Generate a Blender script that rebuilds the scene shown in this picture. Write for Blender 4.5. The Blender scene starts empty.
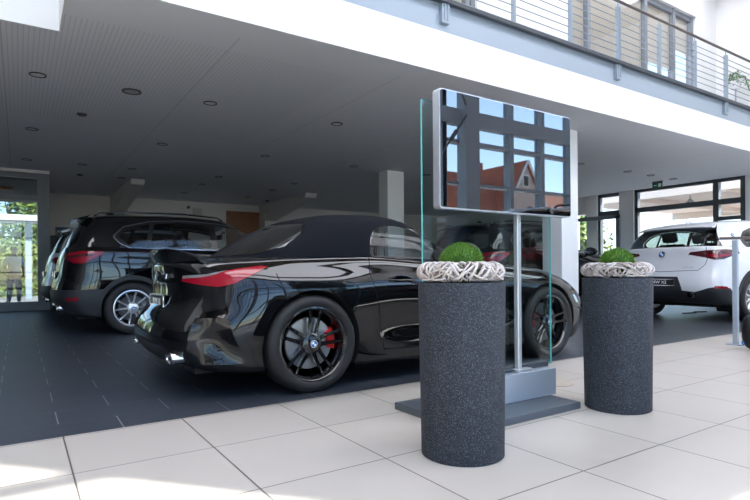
import bpy, bmesh, math, random
from mathutils import Vector, Matrix, geometry
from mathutils.bvhtree import BVHTree
random.seed(7)
PI = math.pi
C = bpy.context.scene.collection
scene = bpy.context.scene

# ---------------------------------------------------------------- helpers
def mat(name, color=(.8, .8, .8), rough=.5, metal=0., coat=0., spec=.5, ior=1.45, noise=None, emis=None, bump=None, aniso=0):
    m = bpy.data.materials.new(name); m.use_nodes = True
    nt = m.node_tree; b = nt.nodes['Principled BSDF']
    b.inputs['Base Color'].default_value = (*color, 1)
    b.inputs['Roughness'].default_value = rough
    b.inputs['Metallic'].default_value = metal
    b.inputs['Coat Weight'].default_value = coat
    b.inputs['Coat Roughness'].default_value = .02
    b.inputs['Specular IOR Level'].default_value = spec
    b.inputs['IOR'].default_value = ior
    if emis:
        b.inputs['Emission Color'].default_value = (*emis[0], 1); b.inputs['Emission Strength'].default_value = emis[1]
    tc = nt.nodes.new('ShaderNodeTexCoord')
    if noise:   # (scale, amount)
        n = nt.nodes.new('ShaderNodeTexNoise'); n.inputs['Scale'].default_value = noise[0]; n.inputs['Detail'].default_value = 4
        r = nt.nodes.new('ShaderNodeMapRange'); r.inputs['To Min'].default_value = 1 - noise[1]; r.inputs['To Max'].default_value = 1 + noise[1]
        mx = nt.nodes.new('ShaderNodeMix'); mx.data_type = 'RGBA'; mx.blend_type = 'MULTIPLY'; mx.inputs[0].default_value = 1
        mx.inputs[6].default_value = (*color, 1)
        nt.links.new(tc.outputs['Object'], n.inputs['Vector']); nt.links.new(n.outputs['Fac'], r.inputs['Value'])
        nt.links.new(r.outputs[0], mx.inputs[7]); nt.links.new(mx.outputs[2], b.inputs['Base Color'])
    if bump:
        n = nt.nodes.new('ShaderNodeTexNoise'); n.inputs['Scale'].default_value = bump[0]; n.inputs['Detail'].default_value = 3
        bp = nt.nodes.new('ShaderNodeBump'); bp.inputs['Strength'].default_value = bump[1]; bp.inputs['Distance'].default_value = .01
        nt.links.new(tc.outputs['Object'], n.inputs['Vector']); nt.links.new(n.outputs['Fac'], bp.inputs['Height']); nt.links.new(bp.outputs[0], b.inputs['Normal'])
    return m

def glass(name, tint=(.9, .95, .95), ior=1.5, rough=0., gain=1.):
    m = bpy.data.materials.new(name); m.use_nodes = True
    nt = m.node_tree; nt.nodes.remove(nt.nodes['Principled BSDF']); out = nt.nodes['Material Output']
    t = nt.nodes.new('ShaderNodeBsdfTransparent'); t.inputs[0].default_value = (*tint, 1)
    g = nt.nodes.new('ShaderNodeBsdfGlossy'); g.inputs['Roughness'].default_value = rough
    f = nt.nodes.new('ShaderNodeLayerWeight'); f.inputs['Blend'].default_value = .5
    r0 = ((ior - 1) / (ior + 1)) ** 2
    pw = nt.nodes.new('ShaderNodeMath'); pw.operation = 'POWER'; pw.inputs[1].default_value = 5
    mp = nt.nodes.new('ShaderNodeMath'); mp.operation = 'MULTIPLY_ADD'; mp.inputs[1].default_value = 1 - r0; mp.inputs[2].default_value = r0
    mu = nt.nodes.new('ShaderNodeMath'); mu.operation = 'MULTIPLY'; mu.inputs[1].default_value = gain; mu.use_clamp = True
    nt.links.new(f.outputs['Facing'], pw.inputs[0]); nt.links.new(pw.outputs[0], mp.inputs[0])
    ab = nt.nodes.new('ShaderNodeMixShader')
    nt.links.new(mp.outputs[0], mu.inputs[0]); nt.links.new(mu.outputs[0], ab.inputs[0])
    nt.links.new(t.outputs[0], ab.inputs[1]); nt.links.new(g.outputs[0], ab.inputs[2]); nt.links.new(ab.outputs[0], out.inputs[0])
    return m

def link(name, me, parent=None, loc=None):
    o = bpy.data.objects.new(name, me); C.objects.link(o)
    if parent is not None: o.parent = parent
    if loc is not None: o.location = loc
    return o
def obj(name, bm, mats, parent=None, smooth=False, angle=None, loc=None):
    me = bpy.data.meshes.new(name)
    if isinstance(bm, MB): bm.fill(me)
    else:
        bm.normal_update(); bm.to_mesh(me); bm.free()
    for m in (mats if isinstance(mats, (list, tuple)) else [mats]): me.materials.append(m)
    if smooth:
        for p in me.polygons: p.use_smooth = True
        if angle:
            me.set_sharp_from_angle(angle=math.radians(angle))
    return link(name, me, parent, loc)
def tag(o, label=None, cat=None, group=None, kind=None):
    if label: o['label'] = label
    if cat: o['category'] = cat
    if group: o['group'] = group
    if kind: o['kind'] = kind
    return o
def struct(o): o['kind'] = 'structure'; return o
def empty(name, loc=(0, 0, 0), rz=0, s=1):
    o = bpy.data.objects.new(name, None); C.objects.link(o); o.location = loc; o.rotation_euler = (0, 0, rz); o.scale = (s, s, s)
    o.empty_display_size = .1
    return o

class MB:
    def __init__(s): s.v = []; s.f = []; s.m = []; s.mi = 0
    def add(s, vs, fs):
        b = len(s.v); s.v += [tuple(v) for v in vs]
        for f in fs: s.f.append([b + i for i in f]); s.m.append(s.mi)
        return s
    def box(s, x0, x1, y0, y1, z0, z1, M=None):
        vs = [Vector((x, y, z)) for z in (z0, z1) for y in (y0, y1) for x in (x0, x1)]
        if M is not None: vs = [M @ v for v in vs]
        return s.add(vs, [(0, 2, 3, 1), (4, 5, 7, 6), (0, 1, 5, 4), (2, 6, 7, 3), (0, 4, 6, 2), (1, 3, 7, 5)])
    def bbox(s, x0, x1, y0, y1, z0, z1, r=.004, M=None, seg=2):
        bm = bmesh.new(); bmesh.ops.create_cube(bm, size=1)
        for v in bm.verts:
            v.co = Vector(((x0 + x1) / 2 + v.co.x * (x1 - x0), (y0 + y1) / 2 + v.co.y * (y1 - y0), (z0 + z1) / 2 + v.co.z * (z1 - z0)))
        r = min(r, .49 * min(x1 - x0, y1 - y0, z1 - z0))
        bmesh.ops.bevel(bm, geom=bm.edges[:], offset=r, segments=seg, affect='EDGES', profile=.5)
        s.frombm(bm, M); bm.free(); return s
    def frombm(s, bm, M=None):
        bm.verts.index_update()
        return s.add([(M @ v.co if M is not None else v.co.copy()) for v in bm.verts], [[v.index for v in f.verts] for f in bm.faces])
    def tube(s, pts, r, n=8, caps=True, rr=None):
        pts = [Vector(p) for p in pts]; rings = []
        t0 = (pts[1] - pts[0]).normalized(); up = Vector((0, 0, 1)) if abs(t0.z) < .9 else Vector((1, 0, 0))
        nn = t0.cross(up).normalized()
        vs = []
        for i, p in enumerate(pts):
            t = (pts[min(i + 1, len(pts) - 1)] - pts[max(i - 1, 0)]).normalized()
            nn = (nn - t * nn.dot(t)).normalized(); bb = t.cross(nn)
            ri = rr[i] if rr else r
            for k in range(n):
                a = 2 * PI * k / n; vs.append(p + (nn * math.cos(a) + bb * math.sin(a)) * ri)
        fs = []
        for i in range(len(pts) - 1):
            for k in range(n):
                a = i * n + k; b = i * n + (k + 1) % n; fs.append((a, b, b + n, a + n))
        if caps:
            fs.append(tuple(range(n))[::-1]); fs.append(tuple((len(pts) - 1) * n + k for k in range(n)))
        return s.add(vs, fs)
    def lathe(s, prof, n=32, M=None, close=False, cap=True):   # prof: (r, z) about z
        vs = []
        for r, z in prof:
            for k in range(n):
                a = 2 * PI * k / n; vs.append(Vector((r * math.cos(a), r * math.sin(a), z)))
        fs = []; m = len(prof)
        for i in range(m - 1 if not close else m):
            j = (i + 1) % m
            for k in range(n):
                k2 = (k + 1) % n; fs.append((i * n + k, i * n + k2, j * n + k2, j * n + k))
        if not close and cap:
            if prof[0][0] > 1e-6: fs.append(tuple(range(n))[::-1])
            if prof[-1][0] > 1e-6: fs.append(tuple((m - 1) * n + k for k in range(n)))
        if M is not None: vs = [M @ v for v in vs]
        return s.add(vs, fs)
    def fill(s, me):
        me.from_pydata(s.v, [], s.f)
        me.polygons.foreach_set('material_index', s.m)
        me.validate(); me.update()
def boxo(name, mt, x0, x1, y0, y1, z0, z1, parent=None, r=0):
    m = MB()
    if r: m.bbox(x0, x1, y0, y1, z0, z1, r)
    else: m.box(x0, x1, y0, y1, z0, z1)
    return obj(name, m, mt, parent)

def text_into(m, s, size, M, extrude=.001, shear=0, width=None):
    cu = bpy.data.curves.new('t', 'FONT'); cu.body = s; cu.size = size; cu.extrude = extrude; cu.shear = shear
    cu.align_x = 'CENTER'; cu.align_y = 'CENTER'; cu.resolution_u = 3; cu.offset = size * .012
    o = bpy.data.objects.new('t', cu); C.objects.link(o)
    dg = bpy.context.evaluated_depsgraph_get(); me = bpy.data.meshes.new_from_object(o.evaluated_get(dg))
    bpy.data.objects.remove(o); bpy.data.curves.remove(cu)
    k = 1.
    if width:
        xs = [v.co.x for v in me.vertices]; k = width / (max(xs) - min(xs))
    m.add([M @ Vector((v.co.x * k, v.co.y, v.co.z)) for v in me.vertices], [list(p.vertices) for p in me.polygons])
    bpy.data.meshes.remove(me)

def pc(pts):
    if isinstance(pts, (int, float)): return lambda x: pts
    xs = [p[0] for p in pts]; ys = [p[1] for p in pts]; n = len(xs)
    d = [(ys[i + 1] - ys[i]) / (xs[i + 1] - xs[i]) for i in range(n - 1)]
    t = [d[0]] + [0 if d[i - 1] * d[i] <= 0 else 2 * d[i - 1] * d[i] / (d[i - 1] + d[i]) for i in range(1, n - 1)] + [d[-1]]
    def f(x):
        if x <= xs[0]: return ys[0]
        if x >= xs[-1]: return ys[-1]
        i = 0
        while x > xs[i + 1]: i += 1
        h = xs[i + 1] - xs[i]; s = (x - xs[i]) / h
        return (2*s**3 - 3*s*s + 1)*ys[i] + (s**3 - 2*s*s + s)*h*t[i] + (-2*s**3 + 3*s*s)*ys[i+1] + (s**3 - s*s)*h*t[i+1]
    return f

# ---------------------------------------------------------------- materials
WHITE = mat('white_plaster', (.80, .80, .80), .7, noise=(3, .015))
WALLG = mat('grey_white_wall', (.62, .61, .60), .75, noise=(2, .02))
STEEL = mat('grey_blue_steel', (.34, .40, .47), .4, noise=(4, .03))
STEELD = mat('dark_grey_steel', (.05, .058, .07), .45, noise=(5, .04))
FRAME = mat('anthracite_frame', (.075, .085, .10), .4, noise=(6, .04)); HALLFRAME = mat('hall_window_frame', (.24, .29, .35), .4, noise=(6, .04))
GREYFRAME = mat('grey_frame', (.20, .22, .25), .4, noise=(6, .04))
CHROME = mat('chrome', (.75, .76, .78), .12, 1.)
ALU = mat('brushed_aluminium', (.60, .62, .65), .32, .7, noise=(30, .03))
RAILWOOD = mat('handrail_brown', (.085, .06, .055), .3, noise=(10, .1))
BLACKP = mat('black_paint', (.0025, .0028, .0035), .06, 0, coat=1., spec=.05)
WHITEP = mat('white_paint', (.72, .74, .78), .25, 0, coat=1.)
SILVERP = mat('silver_paint', (.5, .52, .55), .3, .6, coat=.8)
BLACKG = mat('gloss_black_trim', (.004, .004, .005), .08, coat=.6)
CLAD = mat('grey_black_cladding', (.022, .024, .028), .55, noise=(60, .1))
RUBBER = mat('tyre_rubber', (.012, .012, .013), .62, bump=(120, .15))
SEAM = mat('seam_black', (.001, .001, .001), .8)
UNDER = mat('underbody_black', (.006, .006, .007), .8)
FABRIC = mat('black_soft_top_fabric', (.0028, .0042, .008), .85, spec=.2, bump=(900, .25), noise=(300, .15))
RED = mat('red_lamp_lens', (.26, .002, .012), .12, coat=.5)
REDD = mat('dark_red_lens', (.06, .002, .006), .08, coat=1.)
CLEARL = mat('smoked_clear_lens', (.25, .25, .27), .06, .3, coat=1.)
HEADL = mat('headlight_lens', (.18, .2, .23), .05, .5, coat=1.)
CALIPER = mat('red_caliper', (.6, .012, .012), .3, coat=.5)
DISC = mat('brake_disc_steel', (.45, .45, .47), .3, .9)
DISCD = mat('dark_brake_disc', (.10, .10, .11), .4, .8)
RIMB = mat('gloss_black_rim', (.006, .006, .007), .12, .2, coat=1.)
RIMS = mat('silver_rim', (.62, .64, .67), .25, .7, coat=.5)
INTB = mat('dark_interior', (.012, .012, .014), .6, noise=(40, .1))
INTL = mat('pale_interior', (.18, .17, .16), .6, noise=(40, .05))
LETTER = mat('silver_letters', (.75, .77, .8), .25, .3)
PLATEB = mat('plate_black', (.006, .006, .007), .35)
BLUE = mat('roundel_blue', (.01, .16, .6), .2, coat=.5)
SWHITE = mat('roundel_white', (.85, .86, .88), .2, coat=.5)
RTINT = glass('soft_top_rear_glass', (.34, .40, .40), 1.5, rough=.04, gain=2.2)
TINT = glass('tinted_window_glass', (.42, .46, .48), 1.5)
TINTD = glass('privacy_window_glass', (.05, .055, .06), 1.5)
CLEARW = glass('clear_window_glass', (.78, .82, .83), 1.5, gain=.7)
PANE = glass('facade_glass', (.86, .89, .90), 1.45)
PANEL = glass('stand_glass', (.80, .87, .87), 1.5, gain=1.3)
GEDGE = mat('green_glass_edge', (.16, .66, .66), .15, spec=.8)

def stripe_floor():
    m = bpy.data.materials.new('light_floor_tiles'); m.use_nodes = True; nt = m.node_tree; b = nt.nodes['Principled BSDF']
    N, L = nt.nodes.new, nt.links.new
    geo = N('ShaderNodeNewGeometry'); sp = N('ShaderNodeSeparateXYZ'); L(geo.outputs['Position'], sp.inputs[0])
    def mth(op, a, b_=None, c=None):
        n = N('ShaderNodeMath'); n.operation = op
        for i, q in enumerate((a, b_, c)):
            if q is None: continue
            if isinstance(q, (int, float)): n.inputs[i].default_value = q
            else: L(q, n.inputs[i])
        return n.outputs[0]
    def dist(o, off, per):
        f = mth('FRACT', mth('DIVIDE', mth('SUBTRACT', o, off), per))
        return mth('MULTIPLY', mth('MINIMUM', f, mth('SUBTRACT', 1., f)), per), mth('FLOOR', mth('DIVIDE', mth('SUBTRACT', o, off), per))
    du, iu = dist(sp.outputs[0], .187, .602); dv, iv = dist(sp.outputs[1], 3.235 - 12.1, .605)
    line = mth('LESS_THAN', mth('MINIMUM', du, dv), .0035)
    cid = N('ShaderNodeCombineXYZ'); L(iu, cid.inputs[0]); L(iv, cid.inputs[1])
    wn = N('ShaderNodeTexWhiteNoise'); L(cid.outputs[0], wn.inputs[0])
    ns = N('ShaderNodeTexNoise'); ns.inputs['Scale'].default_value = 3; ns.inputs['Detail'].default_value = 6; L(geo.outputs['Position'], ns.inputs['Vector'])
    k = mth('ADD', mth('MULTIPLY', mth('SUBTRACT', wn.outputs['Value'], .5), .05), mth('MULTIPLY', mth('SUBTRACT', ns.outputs['Fac'], .5), .10))
    hs = N('ShaderNodeHueSaturation'); hs.inputs['Color'].default_value = (.455, .42, .378, 1); L(mth('ADD', k, 1.), hs.inputs['Value'])
    mx = N('ShaderNodeMix'); mx.data_type = 'RGBA'; L(line, mx.inputs[0]); L(hs.outputs[0], mx.inputs[6]); mx.inputs[7].default_value = (.10, .085, .075, 1)
    L(mx.outputs[2], b.inputs['Base Color']); b.inputs['Roughness'].default_value = .32
    return m
def dark_floor():
    m = bpy.data.materials.new('dark_floor_tiles'); m.use_nodes = True; nt = m.node_tree; b = nt.nodes['Principled BSDF']
    N, L = nt.nodes.new, nt.links.new
    geo = N('ShaderNodeNewGeometry'); sp = N('ShaderNodeSeparateXYZ'); L(geo.outputs['Position'], sp.inputs[0])
    def mth(op, a, b_=None, c=None):
        n = N('ShaderNodeMath'); n.operation = op
        for i, q in enumerate((a, b_, c)):
            if q is None: continue
            if isinstance(q, (int, float)): n.inputs[i].default_value = q
            else: L(q, n.inputs[i])
        return n.outputs[0]
    v = mth('DIVIDE', mth('SUBTRACT', sp.outputs[1], 3.22), .32); iv = mth('FLOOR', v); fv = mth('FRACT', v)
    off = mth('MULTIPLY', mth('FRACT', mth('MULTIPLY', iv, .5)), .6)
    u = mth('DIVIDE', mth('SUBTRACT', mth('SUBTRACT', sp.outputs[0], .48), off), .6); fu = mth('FRACT', u)
    du = mth('MULTIPLY', mth('MINIMUM', fu, mth('SUBTRACT', 1., fu)), .6); dv = mth('MULTIPLY', mth('MINIMUM', fv, mth('SUBTRACT', 1., fv)), .32)
    lu = mth('LESS_THAN', du, .003); lv = mth('MULTIPLY', mth('LESS_THAN', dv, .0016), .35)
    line = mth('MAXIMUM', mth('MULTIPLY', lu, .8), lv)
    cid = N('ShaderNodeCombineXYZ'); L(mth('FLOOR', u), cid.inputs[0]); L(iv, cid.inputs[1])
    wn = N('ShaderNodeTexWhiteNoise'); L(cid.outputs[0], wn.inputs[0])
    ns = N('ShaderNodeTexNoise'); ns.inputs['Scale'].default_value = 5; ns.inputs['Detail'].default_value = 6; L(geo.outputs['Position'], ns.inputs['Vector'])
    k = mth('ADD', mth('MULTIPLY', mth('SUBTRACT', wn.outputs['Value'], .5), .12), mth('MULTIPLY', mth('SUBTRACT', ns.outputs['Fac'], .5), .4))
    hs = N('ShaderNodeHueSaturation'); hs.inputs['Color'].default_value = (.036, .043, .056, 1); L(mth('ADD', k, 1.), hs.inputs['Value'])
    mx = N('ShaderNodeMix'); mx.data_type = 'RGBA'; L(line, mx.inputs[0]); L(hs.outputs[0], mx.inputs[6]); mx.inputs[7].default_value = (.30, .31, .32, 1)
    L(mx.outputs[2], b.inputs['Base Color']); b.inputs['Roughness'].default_value = .42
    return m
def soffit_mat():
    m = bpy.data.materials.new('slotted_soffit'); m.use_nodes = True; nt = m.node_tree; b = nt.nodes['Principled BSDF']
    N, L = nt.nodes.new, nt.links.new
    geo = N('ShaderNodeNewGeometry'); sp = N('ShaderNodeSeparateXYZ'); L(geo.outputs['Position'], sp.inputs[0])
    def mth(op, a, b_=None):
        n = N('ShaderNodeMath'); n.operation = op
        for i, q in enumerate((a, b_)):
            if q is None: continue
            if isinstance(q, (int, float)): n.inputs[i].default_value = q
            else: L(q, n.inputs[i])
        return n.outputs[0]
    f = mth('FRACT', mth('DIVIDE', sp.outputs[0], .045)); slot = mth('LESS_THAN', f, .22)
    inb = mth('MULTIPLY', mth('GREATER_THAN', sp.outputs[1], 5.6), mth('LESS_THAN', sp.outputs[1], 9.5))
    inb = mth('MULTIPLY', inb, mth('LESS_THAN', sp.outputs[0], 3.4))
    j = mth('FRACT', mth('DIVIDE', mth('ADD', sp.outputs[0], .14), 2.0)); joint = mth('MULTIPLY', mth('LESS_THAN', j, .006), mth('GREATER_THAN', sp.outputs[1], 5.25))
    fac = mth('MAXIMUM', mth('MULTIPLY', mth('MULTIPLY', slot, inb), .2), mth('MULTIPLY', joint, .3))
    mx = N('ShaderNodeMix'); mx.data_type = 'RGBA'; L(fac, mx.inputs[0]); mx.inputs[6].default_value = (.78, .80, .84, 1); mx.inputs[7].default_value = (.12, .12, .13, 1)
    L(mx.outputs[2], b.inputs['Base Color']); b.inputs['Roughness'].default_value = .8
    return m
OPAL = bpy.data.materials.new('added_opal_skylight'); OPAL.use_nodes = True  # translucent roof panels added out of view to spread daylight
_nt = OPAL.node_tree; _nt.nodes.remove(_nt.nodes['Principled BSDF']); _t = _nt.nodes.new('ShaderNodeBsdfTranslucent'); _t.inputs[0].default_value = (.92, .93, .95, 1)
_nt.links.new(_t.outputs[0], _nt.nodes['Material Output'].inputs[0])
LIGHTF = stripe_floor(); DARKF = dark_floor(); SOFFIT = soffit_mat()

# ---------------------------------------------------------------- setting
ZC = 3.2            # soffit height
VF = 4.9            # balcony front
UR = 15.5           # right-hand glazing plane
def sbox(name, mt, *a): return struct(boxo(name, mt, *a))
VW = -4.0           # window facade plane (behind the camera)
sbox('floor', LIGHTF, -7, UR, VW, 3.255, -.12, 0)
sbox('floor', DARKF, -7, UR, 3.255, 18.4, -.12, 0)
# soffit slab with the notch at the left
m = MB(); m.box(.36, UR + .3, VF, 6.05, ZC, 3.3); m.box(-7, UR + .3, 6.05, 18.4, ZC, 3.3)
struct(obj('ceiling', m, SOFFIT))
# white fascia boards
m = MB()
m.box(.34, 7.915, VF - .02, VF - .001, ZC, 3.69); m.box(7.922, UR + .3, VF - .02, VF - .001, ZC, 3.69)
m.box(.34, .359, VF - .001, 6.03, ZC, 3.69); m.box(-7, .34, 6.03, 6.049, ZC, 4.25)
struct(obj('trim_1', m, WHITE))
# steel edge beam above it, with flanges
m = MB()
m.box(.36, UR + .3, VF + .03, VF + .1, 3.6, 4.03); m.box(.36, UR + .3, VF - .06, VF + .15, 4.03, 4.055)
struct(obj('trim_2', m, STEEL))
m = MB(); m.box(.36, UR + .3, VF - .07, VF + .0, 4.026, 4.072); struct(obj('trim_3', m, STEELD))
sbox('floor', mat('gallery_floor', (.35, .35, .36), .5), .36, UR + .3, VF + .1, 6.9, 3.9, 4.03)
# upper wall with window openings
VU = 6.9
m = MB()
m.box(-7, 5.35, VU, VU + .3, 4.03, 8.2); m.box(6.78, 9.4, VU, VU + .3, 4.03, 8.2); m.box(5.35, 14.45, VU, VU + .3, 7.25, 8.2)
m.box(14.45, UR + .3, VU, VU + .3, 4.03, 8.2); m.box(5.35, 6.78, VU, VU + .3, 6.6, 8.2)
struct(obj('wall_upper', m, WHITE))
sbox('wall_back', WALLG, .6, UR, 18.4, 18.6, 0, ZC)
sbox('wall_left', mat('dark_grey_wall', (.16, .17, .19), .7), -7.2, -7, VW, 14.6, 0, 8.2)
sbox('wall_store', mat('store_wall_white', (.75, .74, .72), .7), 5.0, 15.4, 10.3, 10.5, 4.05, 8)   # room behind the gallery windows
m = MB()
ADDED_SKYL = [(-3.5, -1.9), (-1.4, .4), (5.2, 6.7)]  # unseen skylight strips, added to brighten the floor and the gallery
ys = [VW - .3] + [q for a in ADDED_SKYL for q in a] + [VU + .3]
for a, b in zip(ys[0::2], ys[1::2]): m.box(-7.2, UR + .3, a, b, 8.2, 8.4)
m.box(-7.2, -6, VW, 6.9, 8.2, 8.4); m.box(14.5, UR + .3, VW, 6.9, 8.2, 8.4)
struct(obj('ceiling', m, mat('wood_hall_ceiling', (.34, .26, .20), .6, noise=(4, .1))))
for i, (a, b) in enumerate(ADDED_SKYL): struct(obj('window_%d' % (7 + i), MB().add([(-6, a, 8.3), (14.5, a, 8.3), (14.5, b, 8.3), (-6, b, 8.3)], [(0, 1, 2, 3)]), OPAL))
# gallery windows
BLIND = mat('beige_roller_blind', (.74, .64, .51), .8)
SKYPANE = glass('gallery_pane', (.9, .92, .94), 1.5, gain=1.6)
def gwin(n, x0, x1, z1, mulls, blinds):
    m = MB()
    m.box(x0, x1, VU + .08, VU + .2, z1 - .12, z1); m.box(x0, x1, VU + .08, VU + .2, 4.03, 4.12)
    for x in mulls: m.box(x - .05, x + .05, VU + .06, VU + .2, 4.03, z1)
    f = struct(obj('window_%d' % n, m, GREYFRAME)); 
    obj('pane', MB().box(x0, x1, VU + .13, VU + .142, 4.1, z1 - .1), SKYPANE, f)
    for (a, b, z) in blinds: tag(obj('roller_blind', MB().box(a, b, VU + .16, VU + .165, z, z1 - .1), BLIND), 'beige roller blind behind the gallery window, %s' % blindname.pop(0), 'blind', 'gallery window blinds')
blindname = ['the separate one above the television', 'leftmost narrow one of the right window', 'second and widest of the right window', 'third of the right window', 'shortest, at the right end']
gwin(1, 5.35, 6.78, 6.6, (5.4, 6.6, 6.73), [(5.45, 6.55, 4.4)])
gwin(2, 9.4, 14.45, 7.25, (9.45, 10.08, 12.26, 13.5, 14.38), [(9.5, 10.02, 4.3), (10.14, 12.2, 5.35), (12.32, 13.44, 5.75), (13.56, 14.3, 6.3)])
struct(boxo('floor', mat('store_floor', (.4, .4, .42), .5), 5, UR, VU + .3, 10.3, 3.98, 4.05))
# columns
def column(x0, x1, y0, y1, n):
    m = MB(); m.bbox(x0, x1, y0, y1, 0, ZC, .012); return struct(obj('trim_%d' % n, m, WHITE))
column(7.50, 7.94, 5.72, 6.12, 4); column(7.22, 7.70, 10.35, 10.72, 5)
# ceiling braces running down to pilasters on the back wall
def brace(x0, x1, n):
    m = MB(); y0, y1 = 14.6, 18.4
    vs = [(x, y, z) for x in (x0, x1) for (y, z) in ((y0, ZC), (y1, ZC), (y1, 2.82), (17.8, 2.82), (17.8, 2.6), (y0 + .1, ZC - .12))]
    m.add(vs, [(0, 5, 4, 3, 2, 1), (6, 7, 8, 9, 10, 11), (0, 1, 7, 6), (1, 2, 8, 7), (2, 3, 9, 8), (3, 4, 10, 9), (4, 5, 11, 10), (5, 0, 6, 11)])
    m.box(x0 - .02, x1 + .02, 17.8, 18.4, 0, 2.83)
    struct(obj('trim_%d' % n, m, WALLG))
brace(2.36, 2.68, 6); brace(7.2, 7.58, 7)
# left glass wall (towards the street) and the return behind it
VG = 14.6
m = MB()
m.box(-2.85, .6, VG - .05, VG + .12, ZC - .05, ZC); m.box(-7, .6, VG - .06, VG + .12, 3.02, 3.12)
m.box(.36, .6, VG - .08, VG + .12, 0, 3.14); m.box(-7, .4, VG - .05, VG + .1, 2.5, 2.62); m.box(-7, .4, VG - .06, VG + .1, 0, .2)
for x in (-1.2, -2.8): m.box(x - .05, x + .05, VG - .05, VG + .1, 0, 3.1)
w = struct(obj('window_3', m, mat('slate_frame', (.11, .125, .15), .4))); obj('pane', MB().box(-2.8, .4, VG + .0, VG + .012, .18, 3.05), glass('tinted_street_pane', (.48, .52, .54), 1.5, gain=1.5), w)  # street glass is tinted darker than the other panes
sbox('trim_8', WALLG, -7, .6, VG - .12, VG + .14, 3.13, ZC)
sbox('wall_street', mat('dark_grey_wall_b', (.2, .2, .21), .7), -7, -2.85, VG - .06, VG + .14, 0, 3.13)
sbox('wall_return', WALLG, .48, .6, VG + .12, 18.6, 0, ZC)
# street side overhang beyond the left glass wall
sbox('trim_13', mat('overhang_grey', (.20, .20, .21), .8), -7, .6, VG + .2, 19.6, 3.0, 3.25)
for i, (y, lb) in enumerate(((16.2, 'orange strip lamp under the street overhang, nearer one'), (18.6, 'orange strip lamp under the street overhang, farther one'))):
    m = MB(); m.bbox(-1.6, -.12, y - .08, y + .08, 2.93, 3.04, .01); tag(obj('strip_lamp', m, mat('orange_lamp_cover_%d' % i, (.75, .24, .07), .5)), lb, 'lamp', 'orange lamps under the overhang')
# right-hand glazing
m = MB()
m.box(UR - .05, UR + .25, VW, 6.22, 0, ZC); 
wr = MB(); wr.box(UR - .05, UR + .25, 4.6, 6.22, 0, ZC); wr.box(UR - .05, UR + .25, VW, 1.8, 0, ZC); wr.box(UR, UR + .25, 1.8, 4.6, 2.6, ZC)
wr.box(UR, UR + .25, 11.3, 18.4, 0, ZC); wr.box(UR, UR + .25, 10.78, 11.3, 2.62, ZC)
wr.box(UR, UR + .25, VW, VU, ZC, 8.2)
struct(obj('wall_right', wr, WHITE))
m = MB()
for a, b in ((9.2, 9.66), (10.42, 10.8)): m.box(UR - .08, UR + .25, a, b, 0, ZC)
struct(obj('trim_9', m, WHITE))
m = MB()
m.box(UR - .02, UR + .12, 6.22, 9.2, 2.52, 2.66); m.box(UR - .02, UR + .12, 6.22, 9.2, 3.12, ZC)
m.box(UR - .03, UR + .12, 6.86, 7.0, 0, ZC); m.box(UR - .03, UR + .12, 6.22, 6.34, 0, ZC); m.box(UR - .02, UR + .1, 6.22, 6.9, 2.1, 2.2)
m.box(UR - .02, UR + .12, 9.1, 9.2, 0, ZC); m.box(UR - .02, UR + .12, 6.22, 9.2, 0, .08)
m.box(UR - .02, UR + .12, 9.62, 10.42, 2.50, 2.66); m.box(UR - .02, UR + .12, 9.62, 10.42, 3.1, ZC); m.box(UR - .02, UR + .12, 9.62, 9.7, 0, ZC); m.box(UR - .02, UR + .12, 10.34, 10.42, 0, ZC)
w = struct(obj('window_4', m, FRAME))
obj('pane', MB().box(UR + .04, UR + .05, 6.3, 9.15, .08, 3.15), PANE, w); obj('pane', MB().box(UR + .04, UR + .05, 9.68, 10.36, .08, 3.12), PANE, w)
m = MB(); m.box(UR - .0, UR + .1, 1.8, 4.6, 2.5, 2.6); m.box(UR - .0, UR + .1, 1.8, 4.6, 0, .1)  # unseen window, added to bring light onto the white crossover
for y in (1.85, 4.55): m.box(UR, UR + .1, y - .05, y + .05, 0, 2.6)
w = struct(obj('window_5', m, FRAME)); obj('pane', MB().box(UR + .04, UR + .05, 1.8, 4.6, .08, 2.55), PANE, w)
# open glass door beside the far column
m = MB(); y0, y1, x = 9.55, 11.2, UR - .25
m.box(x, x + .06, y0, y0 + .12, 0, 2.5); m.box(x, x + .06, y1 - .12, y1, 0, 2.5); m.box(x, x + .06, y0, y1, 2.38, 2.5); m.box(x, x + .06, y0, y1, 0, .15)
d = struct(obj('door_1', m, GREYFRAME)); obj('pane', MB().box(x + .025, x + .035, y0 + .1, y1 - .1, .15, 2.4), PANE, d)
h = MB(); h.tube([(x - .05, y0 + .2, .9), (x - .05, y0 + .2, 1.3)], .014); h.tube([(x + .01, y0 + .2, .95), (x - .05, y0 + .2, .95)], .01); h.tube([(x + .01, y0 + .2, 1.25), (x - .05, y0 + .2, 1.25)], .01)
obj('door_handle', h, CHROME, d, True, 40)

# ---- big window facade behind the camera
m = MB(); D0, D1 = VW - .18, VW
cols = [-6.3, 0.8, 7.87, 15.2]
mulls = []
for a in (-6.3, .8, 8.03): mulls += [a + 1.22 + 1.05 * k for k in range(6) if a + 1.22 + 1.05 * k < a + 6.9]
mulls += [7.25]
for c in cols: m.box(c - .19, c + .19, VW - .06, VW + .22, 0, 8.2)
for x in mulls: m.box(x - .055, x + .055, D0, D1 + .03, 0, 8.2)
m.box(-7, UR, VW - .14, VW + .05, 3.88, 4.2)
for z0, z1 in ((0, .12), (.85, .91), (1.75, 1.81), (2.63, 2.69), (3.5, 3.58), (5.3, 5.38), (8.0, 8.2)): m.box(-7, UR, D0, D1, z0, z1)
m.box(-7, UR, VW - .08, VW, 6.585, 6.695)
w = struct(obj('window_6', m, HALLFRAME))
obj('pane', MB().box(-7, UR, VW - .1, VW - .088, .1, 8.1), PANE, w)
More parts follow.
